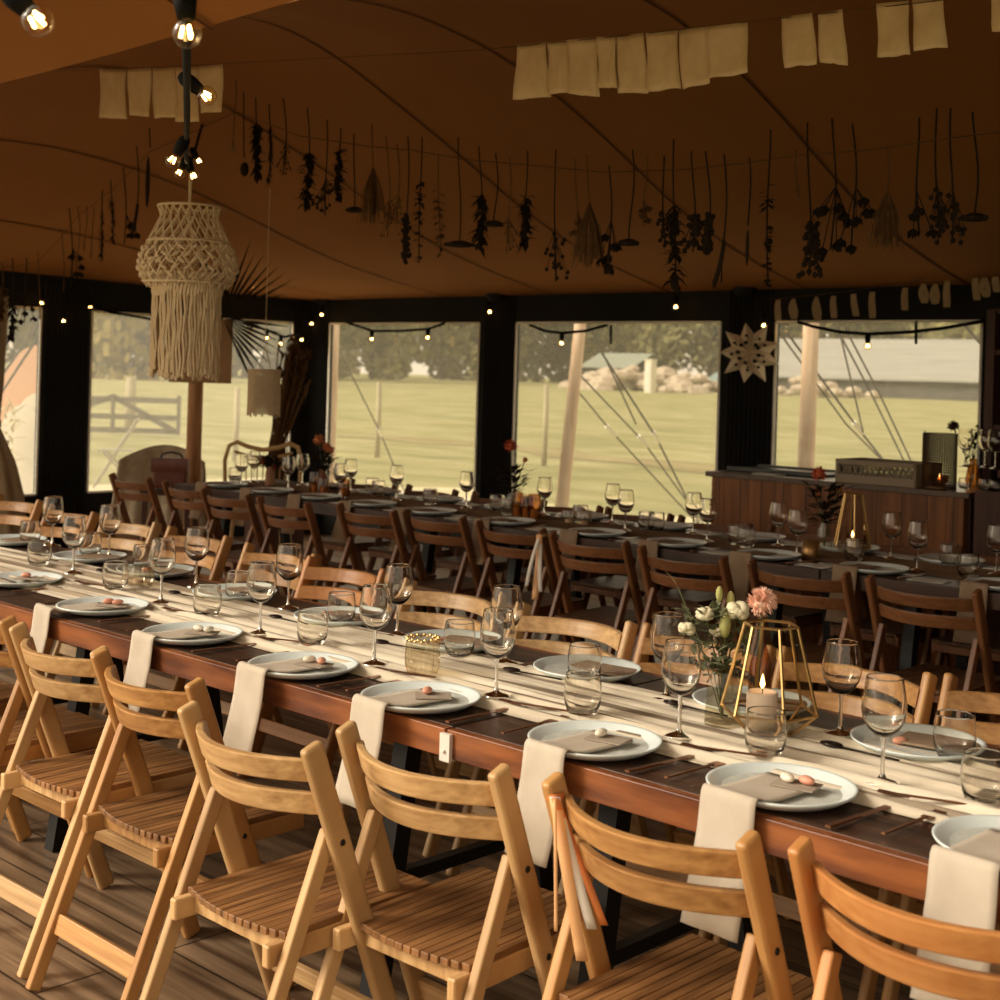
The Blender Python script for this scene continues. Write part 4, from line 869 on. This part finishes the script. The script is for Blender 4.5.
st_ = thing('bag_stool', 'small dark stool carrying the leather bag', 'stool', (bg.x, bg.y, 0), .76); MB().box((0, 0, .65), (.34, .30, .03)).build('seat', 'darkwood', st_)
for sx in (-1, 1):
    for sy in (-1, 1): MB().bar((sx * .14, sy * .12, .64), (sx * .16, sy * .14, 0), .03, .03).build('leg', 'darkwood', st_)
rq = atd(262, 500, 10.6); o = thing('rattan_chair', 'bentwood rattan armchair with curved back behind the rear table', 'chair', (rq.x, rq.y, 0), .76); o.scale = (1, 1, 1.09)
def rl(x, z, d=0): return Vector((x, d, z))
tp = [(-.25, .46), (-.285, .60), (-.29, .74), (-.26, .84), (-.20, .865), (-.12, .835), (0, .815), (.12, .835), (.20, .865), (.26, .84), (.29, .74), (.285, .60), (.25, .46)]
MB().tube([rl(*p) for p in tp], .016, 8).build('back_hoop', 'wicker', o, smooth=True); MB().tube([rl(-.22, .80), rl(-.1, .765), rl(0, .755), rl(.1, .765), rl(.22, .80)], .011, 8).build('inner_rail', 'wicker', o, smooth=True)
MB().lathe([(0, .43), (.25, .43), (.26, .445), (.25, .46), (0, .455)], 24, (0, -.22, 0)).build('seat', 'wicker', o, smooth=True)
for sx in (-1, 1):
    for y in (-.42, -.02): MB().tube([(sx * .2, y, .44), (sx * .24, y, 0)], .014, 6).build('leg', 'wicker', o)
rv = MB()
for k in range(9): x = -.16 + .04 * k; rv.tube([rl(x, .46), rl(x * 1.1, .77)], .005, 5)
rv.build('back_spindles', 'wicker', o)
dv = atd(276, 470, 11.4); o = thing('dried_grass_bundle', 'tall bound bundle of brown dried grasses before the end window', 'dried grass', (dv.x, dv.y, .45)); sb, sh2 = MB(), MB(); rr = random.Random(3)
for k in range(70):
    a = rr.random() * 2 * pi; r0 = .10 * rr.random(); lean = rr.uniform(.3, 2.0); top = Vector((cos(a) * r0 * lean + .05, sin(a) * r0 * lean, rr.uniform(.95, 1.28)))
    top += Vector((.6, .75, 0)) * .08; sb.tube([(cos(a) * r0, sin(a) * r0, 0), (cos(a) * r0 * .7, sin(a) * r0 * .7, .45), top], .007, 4)
    for j in range(5): sh2.leaf(top * rr.uniform(.75, 1), (rr.uniform(-1, 1), rr.uniform(-1, 1), 1.2), .09, .03)
sb.build('stalks', 'dry2', o); sh2.build('seed_heads', 'dry2', o)
bk = thing('plant_crate', 'dark wooden crate holding the dried grass bundle', 'crate', (dv.x, dv.y, 0)); MB().box((0, 0, .22), (.34, .34, .44)).build('crate_body', 'darkwood', bk); MB().box((0, 0, .445), (.36, .36, .02)).build('crate_lid', 'darkwood', bk)
# curtain
cq = atd(-15, 420, 10.3); o = thing('tied_curtain', 'beige curtain tied back beside the end window', 'curtain', (cq.x, cq.y, 0))
cz = [(1.98, .13), (1.7, .125), (1.35, .115), (1.12, .10), (1.02, .095), (.92, .14), (.75, .21), (.5, .27), (.2, .30), (.02, .31)]
def cur(a, b):
    i = a * (len(cz) - 1); j = min(int(i), len(cz) - 2); t = i - j; z = cz[j][0] + (cz[j + 1][0] - cz[j][0]) * t; w = cz[j][1] + (cz[j + 1][1] - cz[j][1]) * t
    an = 2 * pi * b; rr_ = w * (1 + .10 * sin(an * 11))
    return Vector((rr_ * cos(an), rr_ * sin(an), z))
MB().grid(cur, 40, 132).build('drape', 'curtain', o, smooth=True); MB().lathe([(.10, 1.0), (.114, 1.02), (.114, 1.06), (.10, 1.08)], 24).build('tie_band', 'napkin_far', o, smooth=True)

# ------------------------------------------------------------------ pole, sign, palm leaves
pp = atd(195, 400, 10.0); tz = roof_z(pp.x, pp.y)
o = MB().tube([(0, 0, 0), (.004, 0, 1.3), (.02, 0, tz - .0)], [.056, .053, .05], 14).build('tent_mast', 'pole', None, (pp.x, pp.y, 0), smooth=True); tag(o, 'brown wooden mast carrying the sign board inside the tent', 'pole')
sq = atd(201, 351, 9.9); o = thing('sign_board', 'plain brown board fixed on the mast behind the macrame shade', 'sign', (sq.x, sq.y, sq.z), .76); MB().box((0, 0, 0), (.44, .015, .45)).build('board', 'board', o, bevel=.003); MB().box((-.012, -.008, -.17), (.02, .012, .02)).build('hook', 'black', o)
for k, (px, py) in enumerate(((222, 318),)):
    pq = atd(px, py, 9.75); o = thing('palm_leaf', 'spiky dried dark palm fan fixed beside the sign board', 'palm leaf', pq, .76); mb = MB()
    for j in range(26):
        a = radians(-62 + 7.0 * j); l = random.uniform(.42, .60); mb.leaf((.02 * cos(a), jit(.02), .02 * sin(a)), (cos(a), -.1 + jit(.1), sin(a)), l, .022, (0, 1, 0), .05)
    mb.build('fan_blades', 'dry', o); MB().tube([(0, 0, 0), (-.1, .05, -.1)], .01, 6).build('stalk', 'dry', o)

# ------------------------------------------------------------------ macrame shades
def macrame(c, lab, prof, fr, ncord, nstr, zhang):
    o = thing('macrame_lampshade', lab, 'lampshade', c)
    def R(z): return interp([(b, a) for a, b in prof], z)
    z0, z1 = prof[-1][1], prof[0][1]; net = MB(); K = 30
    for s in (-1, 1):
        for k in range(ncord):
            net.tube([(R(z) * cos(a), R(z) * sin(a), z) for z, a in ((z0 + (z1 - z0) * i / K, 2 * pi * k / ncord + s * 1.15 * i / K) for i in range(K + 1))], .0042, 4, False)
    net.build('cord_net', 'cord', o)
    kn = MB(); rr = random.Random(2)
    zz = z0 + (z1 - z0) * .30
    for row, z in enumerate((z0 + (z1 - z0) * t for t in (.14, .22, .30, .38, .46))):
        for k in range(26):
            a = 2 * pi * (k + .5 * (row % 2)) / 26
            if row in (1, 3) and k % 4 == 0: continue
            tl = .9 if (k // 2 + row) % 2 else -.9
            kn.ball((R(z) * cos(a), R(z) * sin(a), z), .011, 6, 4, (1.0, .7, 2.0), Matrix.Rotation(a, 3, 'Z') @ Matrix.Rotation(tl, 3, 'X'))
    kn.build('knot_pattern', 'cord', o)
    for z in (z1, z0 + (z1 - z0) * .56, z0 + (z1 - z0) * .06):
        MB().tube([(R(z) * cos(2 * pi * k / 36), R(z) * sin(2 * pi * k / 36), z) for k in range(37)], .0065, 5, False).build('hoop', 'cord', o)
    r, za, zb = fr; ap = MB()
    for k in range(64):
        a = 2 * pi * k / 64; ap.tube([(r * cos(a), r * sin(a), za), (r * cos(a + .06), r * sin(a + .06), za - .03 - .02 * abs(sin(a * 3))), (r * cos(a), r * sin(a), za - .075 - .03 * abs(sin(a * 3)))], .0075, 4)
    ap.build('knotted_band', 'cord', o); fs = MB()
    for k in range(nstr):
        a = 2 * pi * k / nstr + jit(.02); e = zb + random.uniform(-.02, .03); q = r * random.uniform(.93, 1.0)
        if abs((a % (2 * pi / 3)) - .5) < .06: continue
        fs.tube([(q * cos(a) + .003 * sin(i * 2 + k), q * sin(a) + .003 * cos(i * 1.7 + k), za - .06 + (e - za + .06) * i / 7) for i in range(8)], .0058, 4)
        fs.ball((q * cos(a), q * sin(a), e), .008, 5, 4, (1, 1, 1.6))
    fs.build('fringe', 'cord', o)
    hc = MB(); top = Vector((0, 0, z1 - .075))
    for k in range(3): a = 2 * pi * k / 3 + 4.1; hc.tube([(prof[2][0] * .95 * cos(a), prof[2][0] * .95 * sin(a), z0 + (z1 - z0) * .06), top], .006, 5)
    hc.tube([top, (0, 0, z1 + .02), (0, 0, zhang)], .0075, 5); hc.build('hanging_cord', 'cord', o)
    return o
mc = atd(187, 300, 6.0); zr = lambda y: EYE + (363 - y) / F * 6.0
macrame((mc.x, mc.y, 0), 'large cream macrame lampshade with long fringe hanging over the front table', [(.132, zr(207)), (.118, zr(217)), (.20, zr(256)), (.208, zr(270)), (.17, zr(288))], (.145, zr(273), zr(374)), 22, 74, zr(172))
m2 = atd(264, 390, 9.6); zs = lambda y: EYE + (365 - y) / F * 9.6
o = thing('small_macrame_hanging', 'small macrame fringe lampshade hanging before the end window', 'lampshade', (m2.x, m2.y, 0)); fs = MB()
for k in range(44): a = 2 * pi * k / 44; fs.tube([(.105 * cos(a), .105 * sin(a), zs(372)), (.105 * cos(a + .03), .105 * sin(a + .03), zs(393)), (.107 * cos(a), .107 * sin(a), zs(415) + jit(.015))], .0075, 4)
fs.build('fringe', 'cord', o); MB().tube([(.105 * cos(2 * pi * k / 24), .105 * sin(2 * pi * k / 24), zs(371)) for k in range(25)], .014, 5).build('hoop', 'cord', o)
MB().tube([(-.08, 0, zs(371)), (0, 0, zs(347)), (.08, 0, zs(371))], .004, 4).tube([(0, 0, zs(347)), (0, 0, roof_z(m2.x, m2.y))], .003, 4).build('hanging_cord', 'cord', o)

# ------------------------------------------------------------------ festoon lights
def add_bulb(par, p, d, r=.0235):
    d = Vector(d).normalized(); Rm = Vector((0, 0, -1)).rotation_difference(d).to_matrix(); R4 = lambda v: Vector(p) + Rm @ Vector(v)
    k = r / .0235
    s = MB().tube([R4((0, 0, .012)), R4((0, 0, 0)), R4((0, 0, -.02 * k)), R4((0, 0, -.05 * k))], [.010 * k, .017 * k, .019 * k, .014 * k], 10).build('socket', 'rubber', par, smooth=True)
    c = R4((0, 0, -.05 * k - r * .85)); gb_ = MB().ball(c, r, 14, 10).build('bulb', 'bulb', par, smooth=True)
    f = MB()
    for j in range(3): a = 2 * pi * j / 3; f.tube([c + Rm @ Vector((.25 * r * cos(a), .25 * r * sin(a), .45 * r)), c + Rm @ Vector((.45 * r * cos(a), .45 * r * sin(a), -.3 * r))], .11 * r, 5)
    f.build('filament', 'filament', gb_)
fs_ = thing('festoon_string', 'black festoon cable with globe bulbs running overhead to the mast', 'string lights', atd(186, 60, 3.0)); o0 = fs_.location.copy()
path = [(178, -90, 1.75), (183, -30, 2.0), (186, 15, 2.25), (187, 80, 3.0), (187, 120, 3.7), (186, 150, 4.4), (187, 166, 5.2), (189, 168, 6.3), (195, 150, 7.6), (204, 118, 9.2), (209, 100, 9.9)]
MB().tube([atd(*p) - o0 for p in path], .0085, 7).build('cable', 'rubber', fs_, smooth=True)
for (px, py, d), dr, r in (((184, -12, 2.15), (.10, .05, -1), .0235), ((184, 78, 3.35), (.55, .5, -.55), .0235), ((185, 140, 4.1), (-.45, -.3, -.9), .0235), ((186, 160, 5.5), (.3, .3, -.8), .0235), ((187, 158, 5.0), (-.3, -.3, -.9), .020), ((196, 112, 9.0), (0, 0, -1), .0235), ((192, 150, 7.0), (.4, .4, -.8), .022)):
    add_bulb(fs_, atd(px, py, d) - o0, dr, r)
f2 = thing('festoon_string', 'second festoon cable with bulb crossing the top corner under the awning', 'string lights', atd(0, 0, 2.0)); o0 = f2.location.copy()
MB().tube([atd(-60, -40, 1.9) - o0, atd(-10, -12, 2.0) - o0, atd(60, -60, 2.1) - o0], .007, 7).build('cable', 'rubber', f2, smooth=True); add_bulb(f2, atd(6, -12, 2.02) - o0, (.55, .35, -.6))
f3 = thing('festoon_string', 'festoon cable with tiny bulbs falling from the mast to the corner column', 'string lights', atd(211, 110, 9.9)); o0 = f3.location.copy()
MB().tube([atd(*p) - o0 for p in ((210, 108, 9.9), (214, 125, 10), (222, 165, 10.4), (233, 216, 11.0), (243, 255, 11.6), (252, 282, 12.1))], .011, 6).build('cable', 'rubber', f3, smooth=True)
for px, py, d in ((213, 122, 10), (233, 214, 11.0), (252, 281, 12.0)): add_bulb(f3, atd(px, py, d) - o0, (.2, .2, -1), .024)
f4 = thing('festoon_string', 'festoon cable with small bulbs swagged along the window tops', 'string lights', atn(500, 305, 8.08)); o0 = f4.location.copy()
def P8(px, py): return (atn(px, py, 8.08) if px > 318 else atu(px, py, -10.08)) - o0
for seg in ([(88, 303), (91, 306), (110, 312), (145, 318), (180, 326), (238, 319), (254, 325), (266, 330), (276, 334), (285, 337), (293, 335), (302, 334)], [(345, 322), (358, 326), (372, 331), (400, 331), (428, 329), (445, 323)], [(530, 325), (545, 331), (562, 333), (585, 331), (607, 325)], [(798, 322), (815, 327), (840, 332), (868, 334), (910, 332), (945, 328), (984, 321)]):
    MB().tube([P8(*p) for p in seg], .011, 6).build('cable', 'rubber', f4, smooth=True)
for px, py in ((91, 298), (252, 322), (267, 330), (281, 336), (302, 332), (312, 316), (322, 307), (372, 331), (428, 329), (490, 303), (562, 334), (676, 297), (764, 315), (868, 335), (64, 312), (42, 294), (2, 300)):
    add_bulb(f4, P8(px, py), (0, 0, -1), .024)
for px, y0, y1 in ((611, 325, 344), (916, 321, 344)): MB().tube([P8(px, y0), P8(px, y1)], .010, 6).build('cable_drop', 'rubber', f4)

# ------------------------------------------------------------------ linen bunting, ribbon garland, paper star
def flag(par, a, b, c, d, o0, n0):
    """corners in order top start, top end, bottom end, bottom start"""
    A, B_, C_, D = [atn(p[0], p[1], n0) - o0 for p in (a, b, c, d)]; ph = random.random() * 6
    def f(s, t):
        p = A.lerp(B_, s).lerp(D.lerp(C_, s), t); p.y += .008 * sin(s * 7 + ph) * t + .004 * sin(s * 3 + t * 5 + ph) + jit(.0006); p.z += jit(.0012) * (t > .98); return p
    MB().grid(f, 7, 9).build('flag', 'linen', par, smooth=True, solid=.0015)
fl = [(517, 45, 546, 42, 100, 97), (547, 42, 568, 40, 94, 92), (568, 40, 597, 37, 94, 97), (597, 37, 615, 36, 88, 88), (614, 36, 644, 33, 93, 93), (646, 33, 677, 30, 92, 88), (679, 30, 707, 27, 89, 83), (707, 27, 747, 22, 79, 73), (781, 17, 813, 13, 68, 64), (817, 13, 843, 9, 62, 65), (877, 4, 908, 0, 58, 55), (912, 0, 943, -3, 51, 47), (990, -7, 1022, -10, 32, 29)]
bu = thing('linen_bunting', 'frayed linen flags strung across the top of the tent', 'bunting', atn(640, 33, 3.3)); o0 = bu.location.copy()
MB().tube([atn(480, 50, 3.3) - o0, atn(640, 34, 3.3) - o0, atn(1060, -13, 3.3) - o0], .0015, 5).build('string', 'dry2', bu)
for a, ya, b, yb, yd, yc in fl: flag(bu, (a, ya), (b, yb), (b + 3, yc), (a - 4 if a < 530 else a + 2, yd), o0, 3.3)
b2 = thing('linen_bunting', 'short run of linen flags strung behind the festoon bulbs', 'bunting', atn(160, 67, 3.3)); o0 = b2.location.copy()
MB().tube([atn(60, 71, 3.3) - o0, atn(160, 67, 3.3) - o0, atn(480, 50, 3.3) - o0], .0012, 5).build('string', 'dry2', b2)
for a, ya, b, yb, yd, yc in [(100, 69, 126, 69, 118, 119), (128, 69, 151, 68, 115, 117), (152, 68, 176, 67, 118, 117), (176, 67, 199, 66, 122, 122), (199, 66, 223, 64, 113, 112)]: flag(b2, (a, ya), (b, yb), (b, yc), (a + 1, yd), o0, 3.3)
rg_ = thing('ribbon_garland', 'garland of short cream ribbons along the black wall above the bar', 'garland', atn(860, 292, 8.05)); o0 = rg_.location.copy()
MB().tube([atn(768, 300, 8.05) - o0, atn(850, 291, 8.05) - o0, atn(945, 276, 8.05) - o0, atn(1010, 270, 8.05) - o0], .0018, 4).build('string', 'dry2', rg_)
for px, y0, y1, k in ((779, 300, 320, 0), (794, 299, 319, 1), (817, 297, 321, 1), (834, 296, 318, 0), (854, 294, 316, 0), (873, 292, 318, 0), (906, 288, 310, 0), (924, 284, 303, 1), (936, 284, 304, 1), (948, 281, 307, 0), (976, 278, 300, 0), (985, 277, 297, 1), (996, 275, 292, 0)):
    A = atn(px, y0, 8.05) - o0; B_ = atn(px + jit(2), y1, 8.05) - o0; mb = MB()
    for s in ((-1, 1) if k else (0,)):
        mb.grid(lambda a, b, s=s: A.lerp(B_, b) + Vector(((a - .5) * (.028 if k else .042) + s * .018 * sin(b * pi * .9), -.012 * sin(b * 4 + a), 0)), 3, 6)
    mb.build('ribbon', 'garland', rg_, solid=.002)
sq = atn(750, 353, 7.95); o = thing('paper_star', 'folded paper star lantern with cut-outs hanging on the black column', 'star lantern', sq, math.atan2(AX[1], AX[0]) * 0 + .45); mb = MB(); n = 9
for k in range(n):
    a0, a1, a2 = [2 * pi * (k + t) / n + .35 for t in (-.5, 0, .5)]; ro, ri = .205 * (1 + .08 * (k % 2)), .13
    P = lambda r, a, y: Vector((r * cos(a), y, r * sin(a)))
    for y in (-1, 1):
        mb.add([P(0, 0, y * .055), P(ri, a0, y * .008), P(ro, a1, 0), P(ri, a2, y * .008), P(ri * .6, a1, y * .085)], [(0, 1, 4), (1, 2, 4), (2, 3, 4), (3, 0, 4)])
mb.build('paper_points', 'paper', o); ho = MB(); rr = random.Random(6)
for k in range(n):
    for r, s in ((.115, .010), (.07, .013), (.095, .008)):
        a = 2 * pi * k / n + .35 + rr.uniform(-.2, .2); c = Vector((r * cos(a), -.083 + (.0 if r < .09 else .02), r * sin(a))); ho.ball(c, s, 7, 4, (1.3, .35, 1))
ho.build('cutout_pattern', 'void', o); MB().tube([(0, 0, .16), (0, .02, .30), (0, .12, .46)], .004, 5).build('hanging_cord', 'rubber', o)

# ------------------------------------------------------------------ dried flowers on a string
N_ST = 4.2
stl = [(0, 268), (38, 262), (62, 236), (78, 216), (112, 190), (150, 152), (236, 112), (300, 136), (372, 147), (410, 150), (470, 160), (540, 166), (600, 172), (680, 170), (745, 163), (800, 155), (870, 150), (950, 138), (1020, 130)]
so = MB().tube([atn(x, y, N_ST) for x, y in stl], .0022, 4).build('twine_line', 'dry2', smooth=True); tag(so, 'thin twine stretched across the tent holding the dried flowers', 'twine')
DRIED = [(2, 262, 318, 'leafy', 1), (12, 258, 338, 'leafy', 0), (26, 258, 322, 'roses', 0), (38, 252, 318, 'wisp', 1), (62, 228, 290, 'wisp', 1), (70, 208, 286, 'roses', 0), (78, 206, 262, 'wisp', 1), (86, 206, 250, 'wisp', 1), (93, 206, 256, 'wisp', 1), (102, 190, 258, 'feather', 0), (111, 180, 240, 'feather', 0), (124, 166, 244, 'buds', 0), (137, 146, 232, 'hook', 0), (149, 128, 208, 'pod', 0),
         (235, 80, 152, 'tips', 1), (243, 92, 180, 'pod2', 0), (256, 98, 176, 'thick', 0), (270, 104, 182, 'feather', 0), (284, 98, 174, 'spray', 0), (307, 108, 204, 'leafy', 0), (326, 120, 216, 'berries', 0), (340, 128, 198, 'thick', 0), (354, 134, 212, 'umbel', 0), (373, 124, 224, 'broom', 1), (387, 136, 238, 'spray', 1), (397, 144, 224, 'spray', 1), (407, 137, 263, 'spike', 0), (421, 137, 262, 'euca', 0), (438, 155, 256, 'euca', 1), (459, 137, 246, 'bigumbel', 0), (480, 146, 246, 'leafy', 0), (496, 153, 225, 'umbel', 0), (509, 157, 254, 'spray', 1), (526, 151, 246, 'leafy', 0), (555, 150, 282, 'berries', 0), (576, 158, 240, 'buds', 1), (588, 154, 268, 'broom', 1), (610, 165, 271, 'roses', 0), (632, 150, 245, 'umbel', 0), (646, 156, 226, 'buds', 1), (663, 156, 248, 'berries', 0), (674, 139, 282, 'leafy', 0), (693, 151, 252, 'bush', 0), (707, 151, 254, 'spike', 0), (724, 154, 283, 'hook', 0), (748, 158, 266, 'podl', 0), (769, 130, 286, 'euca', 0), (796, 150, 196, 'wisp', 1), (809, 122, 276, 'bush', 0), (834, 118, 250, 'roses', 0), (853, 124, 246, 'roses', 0), (886, 145, 250, 'broom', 1), (917, 118, 234, 'buds', 0), (936, 108, 236, 'berries', 0), (952, 108, 244, 'berries', 0), (975, 112, 220, 'umbel', 0)]
NAMES = {'leafy': 'dried leafy stem', 'roses': 'dried rose cluster', 'wisp': 'thin dried twig', 'feather': 'dried feathery sprig', 'buds': 'dried budded stem', 'hook': 'dried hooked pod stem', 'pod': 'dried long dark pod', 'podl': 'dried feather-shaped seed pod', 'tips': 'dried stem with pale tips', 'pod2': 'dried poppy pod', 'thick': 'dried bushy sprig', 'spray': 'dried airy spray', 'berries': 'dried berry sprig', 'umbel': 'dried flat flower head', 'broom': 'dried pale grass plume', 'spike': 'dried dense flower spike', 'euca': 'dried eucalyptus branch', 'bigumbel': 'dried wide flower disc', 'bush': 'dried hydrangea tuft'}
def dried(i, px, yt, yb, ty, tone):
    rr = random.Random(100 + i); T, Bm = atn(px, yt, N_ST), atn(px + rr.uniform(-2, 2), yb, N_ST); L = T.z - Bm.z; dx = Bm.x - T.x
    o = thing('dried_flower', '%s hanging head-down from twine, %s from the curtain end' % (NAMES[ty], ORD[i + 1]), 'dried flower', T, 0, 'dried flowers on the twine')
    m = 'dry2' if tone else 'dry'; st, hd = MB(), MB()
    pt = lambda t: Vector((dx * t + .008 * sin(t * 5 + i), .006 * sin(t * 4), -L * t))
    head = {'leafy': .45, 'roses': .6, 'wisp': .75, 'feather': .25, 'buds': .7, 'hook': .7, 'pod': .35, 'podl': .66, 'tips': .85, 'pod2': .8, 'thick': .3, 'spray': .6, 'berries': .55, 'umbel': .93, 'broom': .42, 'spike': .62, 'euca': .3, 'bigumbel': .95, 'bush': .6}[ty]
    if ty == 'euca': head = .35
    st.tube([pt(t / 8) for t in range(int(9 if ty not in ('pod', 'podl', 'pod2') else 8 * head + 1))], .0030 if tone else .0038, 4)
    sc = min(1, L / .42); U = lambda a, b: rr.uniform(a, b)
    if ty in ('leafy', 'thick'):
        for k in range(80): hd.leaf(pt(U(head, 1)), (U(-1, 1), U(-1, 1), U(-1.6, .2)), U(.04, .075) * sc, .028)
    elif ty == 'euca':
        for k in range(46):
            t = U(head, 1); hd.leaf(pt(t), (U(-1, 1), U(-1, 1), U(-.6, .1)), .036 * (1.35 - t * .6), .026)
    elif ty == 'feather':
        for k in range(50): hd.leaf(pt(U(head, 1)), (U(-.7, .7), U(-.7, .7), -1.4), .045, .010)
    elif ty == 'spike':
        for k in range(70):
            t = U(head, 1); a = U(0, 6.3); hd.ball(pt(t) + Vector((cos(a), sin(a), 0)) * U(0, .018), .011, 5, 3)
    elif ty in ('roses', 'buds'):
        for k in range(7 if ty == 'roses' else 4):
            c = pt(U(head, 1)) + Vector((U(-.05, .05), U(-.05, .05), 0)) * sc; st.tube([pt(head - .08), c], .002, 4)
            for j in range(9): hd.leaf(c + Vector((0, 0, .01)), (U(-1, 1), U(-1, 1), -1.2), .042 * sc, .032)
    elif ty in ('berries', 'spray', 'bush'):
        kk = {'berries': 20, 'spray': 22, 'bush': 44}[ty]
        for k in range(kk):
            w = .055 if ty != 'bush' else .05; t = U(head + .05, 1); c = pt(t) + Vector((U(-1, 1), U(-1, 1), 0)) * w * sc * (.35 + .65 * (t - head) / (1 - head)); st.tube([pt(head + (t - head) * .3), c], .0012, 3)
            hd.ball(c, (.009 if ty == 'berries' else .005 if ty == 'spray' else .011), 5, 4)
    elif ty in ('umbel', 'bigumbel'):
        R_ = .042 if ty == 'umbel' else .062; hd.lathe([(0, 0), (R_ * .5, -.004), (R_, -.016), (R_ * .85, -.026), (0, -.030)], 14, pt(head))
        for k in range(24): a = U(0, 6.3); hd.ball(pt(head) + Vector((cos(a), sin(a), 0)) * R_ * U(.5, 1) + Vector((0, 0, -.018)), .009, 5, 3)
    elif ty == 'broom':
        for k in range(95): a = U(0, 6.3); e = pt(U(.85, 1)) + Vector((cos(a), sin(a), 0)) * U(.01, .07); hd.tube([pt(head), pt(head).lerp(e, .5) + Vector((cos(a), sin(a), 0)) * .012, e], .0016, 3)
    elif ty in ('pod', 'podl'): hd.ball(pt(head + (1 - head) / 2), L * (1 - head) / 2, 8, 8, (.12, .07, 1))
    elif ty == 'pod2': hd.ball(pt(.88), .030, 10, 8, (.75, .75, 1.2))
    elif ty == 'hook':
        for k in range(8): t = head + (1 - head) * k / 7; hd.ball(pt(t) + Vector((-.03 * (k / 7) ** 2, 0, 0)), .012, 6, 4, (.8, .8, 1.6))
    elif ty == 'tips':
        for k in range(4): hd.ball(pt(1) + Vector((U(-.02, .02), 0, U(-.01, .04))), .009, 6, 4, (.8, .8, 1.5))
        m = 'dry3'
    elif ty == 'wisp':
        for k in range(12): hd.leaf(pt(U(head, 1)), (U(-1, 1), U(-1, 1), -1), .02, .006)
    st.build('stalk', 'dry2' if tone else 'dry', o); hd.build('flower_head', m, o)
for i, d in enumerate(DRIED): dried(i, *d)

# ------------------------------------------------------------------ ribbons tied to chairs
def ribbons(u, n, z, lab, cols, L, rz=0):
    o = thing('ribbon_streamers', lab, 'ribbon', (u, n, z), rz)
    for k, (m, dx, l, w) in enumerate(cols):
        MB().grid(lambda a, b: Vector((dx * b * 1.6 + (a - .5) * w, -.035 - .012 * k * b - .02 * b + .008 * sin(b * 5 + k), -l * b)), 2, 12).build('streamer', m, o, smooth=True, solid=.0012)
    MB().lathe([(.025, -.007), (.027, 0), (.025, .007)], 12, (0, .008, -.004), .75, 1.25).build('knot', cols[0][0], o, smooth=True)
ribbons(-1.664, 1.935, .768, 'orange, white and peach ribbon streamers tied to a honey chair back', [('ribbon_o', .058, .215, .014), ('ribbon_w', .044, .22, .018), ('ribbon_p', .034, .275, .021), ('ribbon_p', .004, .22, .006)], .3, .757)
ribbons(-4.36, 4.93, .775, 'peach and cream ribbon streamers tied to a dark brown chair back', [('ribbon_p', .0, .30, .03), ('ribbon_w', .02, .26, .02), ('ribbon_w', -.025, .24, .018)], .3, .3)
